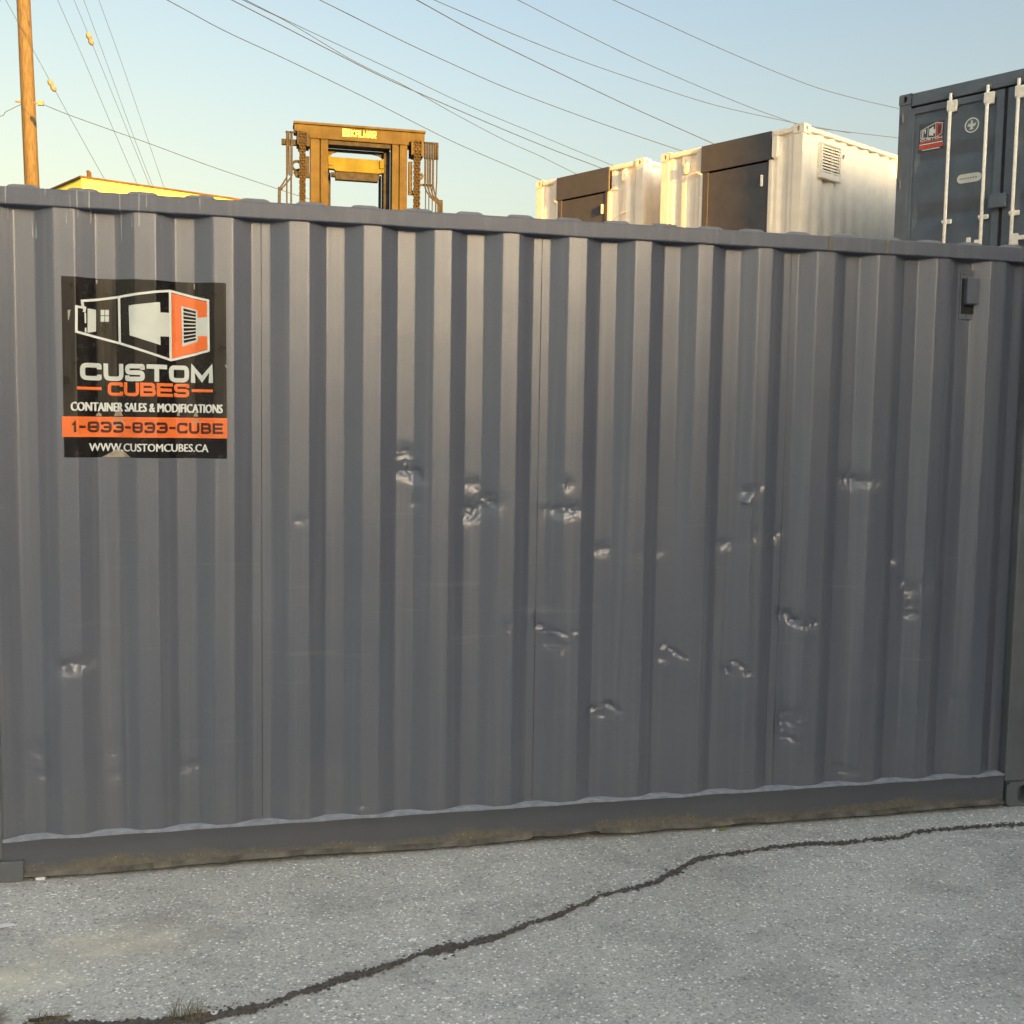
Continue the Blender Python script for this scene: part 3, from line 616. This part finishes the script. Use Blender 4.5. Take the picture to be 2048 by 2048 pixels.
white_box((6.705, 11.263, ZB), 2.438, 6.058, 5.701-ZB, (.775, 1.954, 5.31-ZB, 5.678-ZB), (.905, 1.917, 5.285-ZB), (1.828, 4.97-ZB, 5.12-ZB),
          'white container with dark shutter panel and louvred vent on its flank, beside the blue one', [(.458,.525,5.343-ZB,5.494-ZB), (1.975,2.06,5.303-ZB,5.60-ZB)], [(.662, 5.322-ZB)], ZB, True)
white_box((5.480, 13.872, ZB), 2.40, 6.058, 5.761-ZB, (.527, 1.711, 5.37-ZB, 5.735-ZB), (.648, 1.628, 5.345-ZB), (1.578, 5.03-ZB, 5.175-ZB),
          'sunlit white container with dark shutter panel farther back, partly hidden by its vented neighbour', [(1.99,2.06,5.463-ZB,5.631-ZB)], [(1.80, 5.372-ZB), (2.02, 4.988-ZB)], ZB)
# slate blue container, door end towards us
HB = 5.645-ZB; L = 2.438
BC = thing('shipping_container', 'slate blue container with white locking bars and a round emblem on its doors', 'shipping container', (8.270, 7.573, ZB), RZ)
shell(BC, L, 6.058, HB, M['blue'], .25, front=False)
castings(BC, (0, L), (0, 6.058), HB, M['blue'], 0)
zb_ = lambda z: z-ZB
b = MB(); b.box(.157, L-.157, -.002, .09, zb_(5.495), HB-.004); b.build('door_header', M['blue'], BC, bevel=.008)
def door_leaf(s0, s1):
    prof_z = [(.16,.035),(zb_(4.00),.035),(zb_(4.10),.035),(zb_(4.19),.075),(zb_(4.23),.075),(zb_(4.37),.035),(zb_(4.79),.035),(zb_(4.86),.075),(zb_(4.875),.075),(zb_(5.0),.035),(zb_(5.475),.035)]
    prof_z = [(.16,.035),(zb_(4.06),.035),(zb_(4.17),.078),(zb_(4.21),.078),(zb_(4.365),.035),(zb_(4.73),.035),(zb_(4.84),.078),(zb_(4.865),.078),(zb_(5.0),.035),(zb_(5.475),.035)]
    b = MB(); i0, i1 = s0+.14, s1-.10
    for (za_, ya_), (zc_, yc_) in zip(prof_z, prof_z[1:]):
        b.add([(s0, .035, za_), (i0-.02, .035, za_), (i0+.03, ya_, za_), (i1-.03, ya_, za_), (i1+.02, .035, za_), (s1, .035, za_), (s0, .035, zc_), (i0-.02, .035, zc_), (i0+.03, yc_, zc_), (i1-.03, yc_, zc_), (i1+.02, .035, zc_), (s1, .035, zc_)], [(j, j+1, j+7, j+6) for j in range(5)])
    d = b.build('door_leaf', M['blue'], BC)
    b = MB()
    for a in ((s0, s0+.10), (s1-.085, s1)): b.box(a[0], a[1], .012, .0345, .16, zb_(5.476))
    b.box(s0+.1005, s1-.0855, .012, .0345, zb_(5.40), zb_(5.476)); b.build('door_rim', M['blue'], d, bevel=.006)
    return d
DL = door_leaf(.09, 1.248); DR = door_leaf(1.288, L-.09)
b = MB(); b.box(1.2485, 1.2875, .03, .05, .16, zb_(5.476)); b.build('door_seal', M['rubber'], BC)
b = MB(); b.box(.074, .0895, .02, .05, .16, zb_(5.476)); b.build('door_seal', M['rubber'], BC); b = MB(); b.box(L-.0895, L-.074, .02, .05, .16, zb_(5.476)); b.build('door_seal', M['rubber'], BC)
for s in (.650, 1.078, 1.42, 1.86):
    b = MB(); b.tube([(s, -.028, .12), (s, -.028, zb_(5.535))], .019, 10); bar = b.build('locking_bar', M['galv'], BC, smooth=True)
    for z0, z1, w_ in ((5.335, 5.465, .062), (4.085, 4.135, .05)):
        b = MB(); b.box(s-.04, s+.064, -.012, .012, zb_(z0), zb_(z1)); b.box(s-.03, s+.03, -.052, -.048, zb_(z0)+.01, zb_(z1)-.01)
        for q in (.05,): b.disc((s+q, zb_((z0+z1)/2)+.0), .009, -.016, -.012, 8)
        b.build('bar_bracket', M['galv'], bar, bevel=.003)
    b = MB(); b.box(s-.03, s+.03, -.03, -.003, zb_(5.515), zb_(5.55)); b.build('cam_keeper', M['rust'], bar)
b = MB(); b.tube([(.93, -.03, zb_(3.86)), (.99, -.05, zb_(3.80)), (1.06, -.04, zb_(3.83))], .014, 6); b.box(.925, .965, -.05, -.02, zb_(3.80), zb_(3.895)); b.box(1.02, 1.075, -.052, -.02, zb_(3.79), zb_(3.86)); b.build('door_handle', M['galv'], BC)
b = MB(); b.box(1.425, 1.50, -.06, -.02, zb_(3.76), zb_(3.88)); b.box(1.50, 1.80, -.05, -.035, zb_(3.81), zb_(3.855)); b.build('door_handle', M['galv'], BC)
b = MB(); b.box(1.155, 1.345, -.055, .0115, zb_(4.185), zb_(4.335)); b.build('lock_box', M['blue'], BC, bevel=.006)
for z in (5.375, 4.62, 3.9):
    b = MB(); b.box(.02, .12, .0, .0115, zb_(z)-.035, zb_(z)+.035); b.tube([(.055, -.004, zb_(z)-.05), (.055, -.004, zb_(z)+.05)], .012, 8); b.build('door_hinge', M['blue'], BC, bevel=.003)
    b = MB(); b.box(L-.12, L-.02, .0, .0115, zb_(z)-.035, zb_(z)+.035); b.build('door_hinge', M['blue'], BC, bevel=.003)
# round emblem, number pill, company sticker on the door
b = MB(); b.ring((.885, zb_(5.153)), .070, .083, .029, .0342); em = b.build('round_emblem', M['white_ink'], DL)
b = MB(); b.disc((.885, zb_(5.153)), .066, .0305, .0343); b.build('emblem_disc', paint('emblem_blue', (.10, .14, .19), .4), em)
b = MB(); cx, cz = .885, zb_(5.153)
b.prism([(cx-.012, cz+.055), (cx+.008, cz+.055), (cx+.012, cz+.01), (cx+.05, cz+.025), (cx+.04, cz-.01), (cx+.012, cz-.02), (cx+.02, cz-.045), (cx-.03, cz-.05), (cx-.012, cz-.02), (cx-.052, cz-.005), (cx-.035, cz+.025), (cx-.015, cz+.012)], .0285, .0303); b.build('emblem_figure', M['pale_ink'], em)
b = MB(); pz = zb_(4.573); pl = [( .79-.05*math.sin(a)+.0, pz+.05*math.cos(a)) for a in [i*math.pi/10 for i in range(11)]] + [(.975+.05*math.sin(a), pz-.05*math.cos(a)) for a in [i*math.pi/10 for i in range(11)]]
b.prism(pl, .029, .0342); pill = b.build('number_plate', M['pale_ink'], DL)
b = MB()
for i in range(7): b.box(.775+i*.030, .795+i*.030, .027, .0288, pz-.008, pz+.006)
b.build('plate_print', M['grey_clad'], pill)
def dr(s, z): return (s, zb_(z))
Y0 = .0285
b = MB(); b.prism([dr(.255,4.965),dr(.555,4.965),dr(.555,5.275),dr(.255,5.275)], .031, .0343); stk = b.build('door_sticker', paint('sticker_base', (.055, .066, .078), .6), DL)
b = MB()
def q2(b, qs, y):
    for q in qs: b.add([(p[0], y, p[1]) for p in q], [(0,1,2,3)])
e = 0
q2(b, stroke([dr(.275,5.115),dr(.275,5.20),dr(.36,5.232),dr(.46,5.262),dr(.535,5.245),dr(.53,5.125),dr(.45,5.095),dr(.36,5.105),dr(.275,5.115)], .008, True), .0300)
q2(b, stroke([dr(.362,5.232),dr(.362,5.105)], .007), .0296); q2(b, stroke([dr(.455,5.26),dr(.455,5.096)], .007), .0292); q2(b, stroke([dr(.30,5.125),dr(.30,5.19),dr(.33,5.20),dr(.33,5.165)], .012), .0288)
b.prism([dr(.378,5.13),dr(.378,5.20),dr(.43,5.225),dr(.43,5.19),dr(.45,5.19),dr(.45,5.145),dr(.43,5.145),dr(.43,5.12)], .0290, .0302); b.build('logo_outline', M['white_ink'], stk)
b = MB(); q2(b, stroke([dr(.525,5.215),dr(.525,5.233),dr(.475,5.243),dr(.475,5.115),dr(.522,5.133),dr(.522,5.155)], .018), .0296); b.prism([dr(.27,5.052),dr(.54,5.052),dr(.54,5.068),dr(.27,5.068)], .0298, .0305); b.prism([dr(.256,4.985),dr(.554,4.985),dr(.554,5.025),dr(.256,5.025)], .0298, .0305); b.build('red_band', paint('red_ink', (.55, .06, .03), .45, .1, 30, 0), stk)
b = MB()
for q, l in lettering('CUSTOM', .272, .538, zb_(5.074), zb_(5.102), .0075, .12): q2(b, q, .0296-.0003*l)
b.prism([dr(.262,5.031),dr(.548,5.031),dr(.548,5.044),dr(.262,5.044)], .0298, .0305); b.prism([dr(.295,4.968),dr(.515,4.968),dr(.515,4.979),dr(.295,4.979)], .0298, .0305); b.build('lettering', M['white_ink'], stk)
# ------------------------------------------------------------------ container handler mast
YM = 13.1765
ML = thing('container_handler', 'ochre lifting mast of a container handler with chains and hoses rising behind the charcoal container', 'forklift', (2.47, YM, ZB))
def mpart(name, mat, fn, smooth=False, bevel=0, parent=ML):
    b = MB(); fn(b); b.v = [(x-2.47, y, z-ZB) for x, y, z in b.v] if parent is ML else [(x-2.47, y, z-ZB) for x, y, z in b.v]
    return b.build(name, mat, parent, smooth, bevel)
mpart('header_beam', M['yellow'], lambda b: (b.prism([(1.475,6.225),(3.485,6.225),(3.478,6.105),(3.30,6.10),(3.285,6.03),(1.718,6.03),(1.69,6.10),(1.56,6.115),(1.475,6.12)], -.02, .30)), bevel=.006)
mpart('header_cap', M['yellow'], lambda b: b.box(1.465, 3.495, -.05, .34, 6.226, 6.262), bevel=.006)
mpart('header_underside', M['grease'], lambda b: b.box(1.992, 2.955, .02, .28, 5.965, 6.029))
for x0, x1, g in ((1.719, 1.988, 1.864), (2.975, 3.214, 3.083)):
    mpart('mast_column', M['yellow'], lambda b: (b.box(x0, g-.010, 0, .24, ZB, 6.0295), b.box(g+.010, x1, .0, .24, ZB, 6.0295), b.box(g-.0095, g+.0095, .03, .2, ZB, 6.02)), bevel=.006)
mpart('inner_column', M['grease'], lambda b: (b.box(2.868, 2.967, .20, .50, ZB, 5.9645), b.box(1.995, 2.03, .34, .50, ZB, 5.9645)), bevel=.006)
mpart('carriage_arch', M['yellow'], lambda b: b.prism([(1.992,5.965),(2.955,5.965),(2.955,5.83),(2.90,5.83),(2.87,5.865),(2.80,5.905),(2.70,5.922),(2.15,5.922),(2.08,5.900),(2.02,5.855),(1.992,5.835)], .29, .33), bevel=.004)
cb = mpart('cross_beam', M['yellow2'], lambda b: (b.prism([(2.0,5.83),(2.03,5.838),(2.06,5.812),(2.83,5.812),(2.85,5.835),(2.868,5.835),(2.868,5.62),(2.78,5.60),(2.12,5.60),(2.09,5.628),(2.0,5.632)], .16, .28)), bevel=.006)
mpart('cross_beam_foot', M['grease'], lambda b: (b.box(2.114, 2.78, .18, .30, 5.478, 5.599), b.tube([(2.05,.22,5.55),(2.80,.22,5.55)], .04, 10)), bevel=.006)
for x0 in (2.0, 2.80): mpart('beam_bracket', M['yellow2'], lambda b: (b.box(x0, x0+.065, .135, .159, 5.68, 5.80), b.disc((x0+.045, 5.735), .012, .128, .1345, 10)), bevel=.003)
for x0, r in ((2.030, .026), (2.832, .022)): mpart('lift_cylinder', M['grease'], lambda b: b.tube([(x0,.42,ZB),(x0,.42,5.62)], r, 12), smooth=True)
def chain(x0, x1, z1):
    def fn(b):
        z = ZB; i = 0; w = (x1-x0)
        while z < z1:
            for c in range(4):
                xx = x0 + w*(c+.5)/4; off = .0 if (i+c) % 2 else .018
                b.box(xx-w*.10, xx+w*.10, -.10, -.05, z+off, z+off+.034)
            z += .044; i += 1
        b.box(x0+.012, x1-.012, -.075, -.06, ZB, z1)
    return fn
mpart('lift_chain', M['chain'], chain(1.545, 1.648, 6.08)); mpart('lift_chain', M['chain'], chain(3.300, 3.412, 6.07))
mpart('chain_sheave', M['grease'], lambda b: (b.box(1.515, 1.54, -.11, .2, 5.90, 6.10), b.box(1.652, 1.70, -.11, .2, 5.88, 6.09), b.box(1.54, 1.652, -.04, .2, 5.86, 6.10), b.tube([(1.51,.02,5.98),(1.71,.02,5.98)], .11, 16)), bevel=.004)
mpart('chain_sheave', M['yellow'], lambda b: (b.box(3.26, 3.295, -.11, .2, 5.87, 6.09), b.box(3.416, 3.455, -.11, .2, 5.85, 6.09), b.box(3.295, 3.416, -.04, .2, 5.86, 6.09), b.tube([(3.26,.02,5.97),(3.45,.02,5.97)], .11, 16)), bevel=.004)
mpart('chain_anchor', M['grease'], lambda b: (b.ring((1.513, 5.60), .052, .085, -.03, .02), b.box(1.50, 1.72, -.02, .03, 5.43, 5.50), b.box(1.60, 1.70, -.03, .04, 5.50, 5.75), b.prism([(1.46,5.50),(1.53,5.56),(1.56,5.42),(1.50,5.43)], -.03, .02)), bevel=.003)
mpart('chain_anchor', M['yellow'], lambda b: (b.box(3.235, 3.29, -.03, .05, 5.30, 5.78), b.ring((3.42, 5.57), .02, .05, -.03, .03), b.box(3.23, 3.31, -.02, .02, 5.27, 5.34)), bevel=.003)
mpart('hose_bracket', M['grease'], lambda b: (b.box(1.285, 1.53, -.04, .03, 5.90, 5.985), b.box(1.345, 1.50, -.03, .02, 6.085, 6.105)), bevel=.004)
mpart('hose_bracket', M['yellow'], lambda b: (b.box(3.456, 3.69, -.03, .03, 6.075, 6.10), b.box(3.41, 3.63, -.02, .02, 5.425, 5.455)), bevel=.004)
def hose(pts, r=.012): mpart('hydraulic_hose', M['hose'], lambda b: b.tube([(x, -.05+.012*(i % 2)*0, z) for i, (x, z) in enumerate(pts)], r, 7), smooth=True)
def bez(p, n=5):
    out = []
    for i in range(len(p)-1):
        p0, p1, p2, p3 = p[max(i-1,0)], p[i], p[i+1], p[min(i+2,len(p)-1)]
        for j in range(n):
            t = j/n; out.append(tuple(.5*((2*p1[k])+(-p0[k]+p2[k])*t+(2*p0[k]-5*p1[k]+4*p2[k]-p3[k])*t*t+(-p0[k]+3*p1[k]-3*p2[k]+p3[k])*t**3) for k in (0,1)))
    return out + [p[-1]]
hose([(1.362,6.10),(1.362,5.45),(1.370,3.0)]); hose([(1.428,6.10),(1.428,3.0)], .014); hose([(1.395,6.09),(1.398,5.75),(1.40,5.44)], .010)
hose(bez([(1.375,6.10),(1.376,5.55),(1.365,5.43),(1.305,5.31),(1.255,5.22),(1.238,5.05),(1.235,3.0)])); hose(bez([(1.44,6.10),(1.44,5.55),(1.43,5.43),(1.35,5.31),(1.285,5.22),(1.263,5.05),(1.26,3.0)]))
for i, x0 in enumerate((3.485, 3.525, 3.565, 3.605, 3.645, 3.68)): hose([(x0, 6.09), (x0, 5.83)], .019)
for x0 in (3.500, 3.553, 3.607): hose([(x0, 5.84), (x0, 3.0)], .009)
hose([(3.675, 5.84), (3.675, 5.50), (3.665, 5.30), (3.655, 3.0)], .011)
for i, x0 in enumerate((3.487, 3.53, 3.575, 3.62)): hose(bez([(x0, 5.84), (x0, 5.48), (x0+.01, 5.38), (x0+.08-.012*i, 5.26), (3.68+.022*i, 5.16), (3.70+.022*i, 5.02), (3.70+.022*i, 3.0)]), .012)
em = mpart('emblem_plate', M['plate'], lambda b: b.box(2.207, 2.319, -.024, -.0205, 6.09, 6.203))
mpart('emblem_mark', paint('emblem_dark', (.10, .07, .02), .5), lambda b: (b.ring((2.262, 6.148), .022, .036, -.027, -.0245, 20), b.box(2.225, 2.255, -.0275, -.0246, 6.128, 6.142), b.prism([(2.26,6.15),(2.30,6.17),(2.305,6.15),(2.27,6.13)], -.0278, -.0247)), parent=ML)
def kal(b):
    for q, l in lettering('KALMAR', 2.336, 2.722, 6.093, 6.197, .016, .16, .2):
        for s in q: b.add([(p[0], -.0235-.0006*l, p[1]) for p in s], [(0,1,2,3)])
mpart('lettering', M['plate'], kal)
# ------------------------------------------------------------------ pole, wires
P0 = at(47, 0, 25); P1 = at(64, 368, 25); ax = (P1-P0); px_ = P0.x; 
top = Vector((P0.x, P0.y, P0.z)) ; dirp = (P0-P1).normalized(); base = P1 + dirp*((ZB-P1.z)/dirp.z); top = base + dirp*13.5
PO = thing('utility_pole', 'tall round wooden utility pole at the left edge, glowing orange', 'utility pole', base)
b = MB(); b.tube([Vector((0,0,0)), (top-base)*.5, top-base], [.170, .155, .135], 20); b.build('pole_shaft', M['wood'], PO, smooth=True)
hk = at(60, 206, 25) - base
b = MB(); b.tube([hk+Vector((-.26,-.05,0)), hk+Vector((.28,-.05,0))], .016, 8); b.box(hk.x-.30, hk.x-.19, hk.y-.09, hk.y-.02, hk.z-.012, hk.z+.03); b.box(hk.x+.17, hk.x+.30, hk.y-.10, hk.y-.02, hk.z-.05, hk.z+.05); b.build('cross_bolt', M['porcelain'], PO)
def smooth_path(pts, n=8):
    out = []
    for i in range(len(pts)-1):
        p0, p1, p2, p3 = pts[max(i-1,0)], pts[i], pts[i+1], pts[min(i+2,len(pts)-1)]
        for j in range(n):
            t = j/n; out.append(.5*((2*p1)+(p2-p0)*t+(2*p0-5*p1+4*p2-p3)*t*t+(3*p1-3*p2+p3-p0)*t**3))
    return out + [pts[-1]]
def wire(name, label, cat, pts, d0, d1, r=.009, group='overhead wires crossing the sky', insul=None):
    x0, y0 = pts[0]; x1, y1 = pts[-1]
    P = [at(x, y, d0+(d1-d0)*(math.hypot(x-x0, y-y0)/math.hypot(x1-x0, y1-y0))) for x, y in pts]
    if y0 <= 0: P = [P[0]+(P[0]-P[1]).normalized()*4] + P
    b = MB(); b.tube(smooth_path(P), r*.62, 6); o = tag(b.build(name, M['wire'], None, smooth=True), label, cat, group)
    if insul:
        x, y = insul; c = at(x, y, d0+(d1-d0)*(math.hypot(x-x0, y-y0)/math.hypot(x1-x0, y1-y0))); t = (P[-1]-P[1]).normalized()
        b = MB(); b.tube([c-t*.14, c-t*.11, c-t*.05, c-t*.02, c+t*.02, c+t*.05, c+t*.11, c+t*.14], [.012,.045,.062,.045,.045,.062,.045,.012], 10); b.build('guy_insulator', M['porcelain'], o, smooth=True)
    return o
G = 'guy wires slanting down beside the pole'
wire('guy_wire', 'guy wire crossing in front of the wooden pole, strain insulator below the crossing', 'wire', [(11.6,0),(70,107),(135,226),(207,355),(240,412)], 22, 25, .008, G, (104,171))
wire('guy_wire', 'bare guy wire right of the wooden pole, leftmost of four side by side', 'wire', [(115.4,0),(170,125),(228,262),(278,377),(294,414)], 23, 26, .008, G)
wire('guy_wire', 'guy wire right of the pole carrying a small insulator near the top of the picture', 'wire', [(148,0),(182,82),(255,262),(303,380),(318,414)], 23, 26, .008, G, (180,78))
wire('guy_wire', 'bare guy wire just to the right of the insulator high in the sky', 'wire', [(167.5,0),(215,130),(268,275),(310,384),(322,414)], 23.5, 26.5, .008, G)
wire('guy_wire', 'bare steep guy wire farthest right of the bunch beside the wooden pole', 'wire', [(197.7,0),(243,125),(298.5,288),(332,387),(341,414)], 24, 27, .008, G)
wire('overhead_wire', 'drooping wire from the wooden pole bracket to behind the ochre mast', 'wire', [(82,207),(136,229),(227.5,262),(298.5,287),(420,332),(556,378),(617,398),(720,432)], 25, 30, .012)
wire('overhead_wire', 'short kinked wire leaving the wooden pole toward the left edge', 'wire', [(48,206),(13,223),(8,229),(0,233),(-60,255)], 25, 24, .012)
OW = [('lowest long wire, ending at the left corner of the far white container', [(334.6,0),(450,62),(575,120),(740,200),(899,280),(1020,333),(1086,362),(1160,396)], .010),
 ('dark wire dropping to the dark panel of the far white container', [(464,0),(575,57),(684.4,113),(775.5,158.5),(900,213),(1024,266),(1120,305),(1199.6,335),(1290,372)], .012),
 ('pale wire that crosses beneath the dark one above the ochre mast', [(485.8,0),(575,43.7),(684.4,109),(742.7,140),(812,173),(910,228),(1008.7,280),(1080,312),(1151,347),(1240,388)], .009),
 ('pale wire with a small kink just left of the far white container', [(491,0),(553,31),(684.4,93),(800,147),(920,204),(1020,246.4),(1060,262.6),(1140,296),(1226,331),(1310,366)], .009),
 ('single wire running to the left corner of the vented white container', [(640,0),(793.7,76.5),(900,126),(1024,180.4),(1200,246),(1361,301),(1450,330)], .011),
 ('dark straight wire ending on the charcoal fascia of the vented white container', [(833.8,0),(930,53),(1024,100.4),(1224.8,196.8),(1320,240),(1425.7,286.8),(1500,320)], .013),
 ('sagging wire that meets another at the top corner of the vented white container', [(869,0),(1024,67),(1150,117),(1281,162.7),(1425.7,209),(1566,241),(1620,252),(1700,266)], .010),
 ('wire coming down from the top middle to the vented white container corner', [(1036,0),(1170,68),(1305,132.6),(1486,209),(1590,247),(1680,283)], .010),
 ('uppermost wire at the right, ending at the slate blue container', [(1226.9,0),(1330,47),(1425.7,90.4),(1525,133),(1626.5,172.7),(1715,198),(1797,217),(1900,242)], .010),
 ('short faint wire between the vented white container and the blue one', [(1600,252),(1650,258.5),(1722,267),(1795,275.5),(1880,284)], .009)]
for i, (lb, pts, r) in enumerate(OW): wire('overhead_wire', lb, 'wire', pts, 17+i*.4 if i < 9 else 24, 25+i*.5 if i < 9 else 25, r)
# ------------------------------------------------------------------ yellow building far left
c = at(163, 353, 40); db = (at(3900, 905, 1)-CAM); db.z = 0; db.normalize(); da = Vector((AX.x, AX.y, 0))
q1 = c + db*16; q0 = c + da*9; q2_ = q1 + da*9
BL = thing('building', 'low flat roofed building glowing yellow in the last sun behind the wooden pole', 'building', (c.x, c.y, ZB))
H = c.z-ZB
foot = [Vector((0,0,0)), db*16, db*16+da*9, da*9]
b = MB(); n = 4; b.add([(p.x, p.y, 0) for p in foot] + [(p.x, p.y, H-.06) for p in foot], [(i, (i+1) % 4, 4+(i+1) % 4, 4+i) for i in range(4)]); b.build('wall', M['stucco'], BL)
ctr = (foot[1]+foot[3])/2
def ringp(o): return [p + (p-ctr).normalized()*o for p in foot]
b = MB(); r1 = ringp(.07); b.add([(p.x, p.y, H-.059) for p in r1] + [(p.x, p.y, H+.02) for p in r1], [(3,2,1,0),(4,5,6,7)] + [(i, (i+1) % 4, 4+(i+1) % 4, 4+i) for i in range(4)]); b.build('roof', M['trim'], BL)
s = at(178, 338, 40.5); b = MB(); u0 = s-Vector((c.x,c.y,ZB)); b.tube([(u0.x, u0.y, H), (u0.x, u0.y, H+.26), (u0.x-.07, u0.y, H+.32)], [.09,.08,.05], 8); b.tube([(u0.x-.03, u0.y, H+.02), (u0.x+.35, u0.y, H+.04)], .05, 6); b.build('roof_vent', M['trim'], BL)
# ------------------------------------------------------------------ small litter and weeds
def tuft(px, py, label, n, spread, hgt, green):
    p = on_ground(px, py); r = random.Random(px)
    t = thing('grass_tuft', label, 'grass tuft', (p.x, p.y, 0)); b = MB()
    for i in range(n):
        a = r.uniform(0, 2*math.pi); d = r.random()**.7*spread; x, y = math.cos(a)*d, math.sin(a)*d*.35
        h = hgt*r.random()**1.6+.004; lx = r.uniform(-.55, .75)*h + x*.4; ly = r.uniform(-.5, .3)*h; w = .0008
        b.add([(x-w, y, 0), (x+w, y, 0), (x+lx*.45+w*.8, y+ly*.5, h*.62), (x+lx*.45-w*.8, y+ly*.5, h*.62), (x+lx, y+ly, h)], [(0,1,2,3), (3,2,4)])
    b.build('blades', M['grass'], t)
    b = MB(); N = 14; b.add([(math.cos(2*math.pi*k/N)*spread*r.uniform(.5, 1.1), math.sin(2*math.pi*k/N)*spread*.22*r.uniform(.5, 1.4), .0045) for k in range(N)] + [(0,0,.007)], [(k, (k+1) % N, N) for k in range(N)]); b.build('soil_clump', M['soil'], t)
tuft(378, 2036, 'small tuft of dry grass in the crack beside the curled white scrap', 120, .060, .075, 0)
tuft(92, 2040, 'low tuft of green weeds in the crack at the lower left corner', 130, .075, .024, 1)
p = on_ground(83, 1756); b = MB(); b.box(-.017, .017, -.010, .012, .001, .011); tag(b.build('litter_block', M['paper'], loc=(p.x, p.y-.012, 0), bevel=.001), 'small pale block on the asphalt under the left end of the bottom rail', 'litter')
p = on_ground(1434, 1650); b = MB(); b.add([(-.022,.002,.006),(-.008,-.008,.004),(.012,-.006,.010),(.024,.004,.003),(.006,.010,.012),(-.010,.010,.008)], [(0,1,5),(1,2,4,5),(2,3,4)]); tag(b.build('leaf', M['leaf'], loc=(p.x, -.030, 0)), 'little green leaf lying at the foot of the bottom rail', 'leaf')
p = on_ground(1415, 1653); b = MB(); b.add([(-.010,-.004,.003),(.004,-.006,.003),(.010,.003,.012),(-.004,.006,.008)], [(0,1,2,3)]); tag(b.build('paper_scrap', M['paper'], loc=(p.x, -.034, 0)), 'tiny white scrap right beside the green leaf', 'litter')
p = on_ground(12, 1856); b = MB(); b.add([(-.06,-.012,.003),(.00,-.010,.006),(.05,.010,.003),(.02,.016,.010),(-.06,.012,.006)], [(0,1,4),(1,2,3,4)]); tag(b.build('plastic_wrapper', M['paper'], loc=(p.x-.01, p.y, 0)), 'white plastic wrapper on the asphalt at the left edge', 'litter')
p = on_ground(429, 2030); b = MB(); b.tube([(-.009,.0,.014),(-.008,-.003,.006),(-.002,-.004,.003),(.005,-.003,.004),(.009,0,.010)], .003, 6); tag(b.build('curled_scrap', M['paper'], loc=(p.x, p.y, .002), smooth=True), 'curled white scrap lying in the crack at lower left', 'litter')
# ------------------------------------------------------------------ unseen stacks and building added to block sun and sky light
for nm, x_, y_, z_ in (('flank', 6.3, -8.7, 0), ('flank', 6.3, -8.7, 2.6), ('flank', 6.3, -15.3, 0), ('flank', 6.3, -15.3, 2.6), ('rear', 13.97, -8, 0), ('rear', 13.97, -8, 2.6), ('rear', 13.97, -8, 5.2)):
    t = thing('shade_block', 'unseen dark container block added on the right to cast shade', 'shipping container', (x_, y_, z_), math.atan2(SUN.x, -SUN.y) if nm == 'rear' else 0, 'unseen stacks added to shade the yard')
    b = MB(); pr = corr(.05, 6.4, .0, .036, .278); b.sheet([(y2, y1) for y1, y2 in pr], .15, 2.5); b.sheet([(2.44-y2, y1) for y1, y2 in pr], .15, 2.5)
    b.box(.04, 2.40, .03, .05, .1, 2.52); b.box(.04, 2.40, 6.4, 6.43, .1, 2.52); b.build('wall', M['char2'], t)
    b = MB(); b.box(-.004, 2.444, -.01, 6.45, 2.5005, 2.59); b.box(-.004, 2.444, -.01, 6.45, 0.005, .15); b.build('frame', M['char2'], t)
WH = thing('shade_building', 'unseen long grey building added behind the viewer to shade the yard', 'building', (10, -46, 0))
b = MB(); b.box(-60, 75, -12, 8, 0, 9.2); b.build('wall', M['grey_clad'], WH); b = MB(); b.box(-60.3, 75.3, -12.3, 8.3, 9.2, 9.35); b.build('roof', M['trim'], WH)
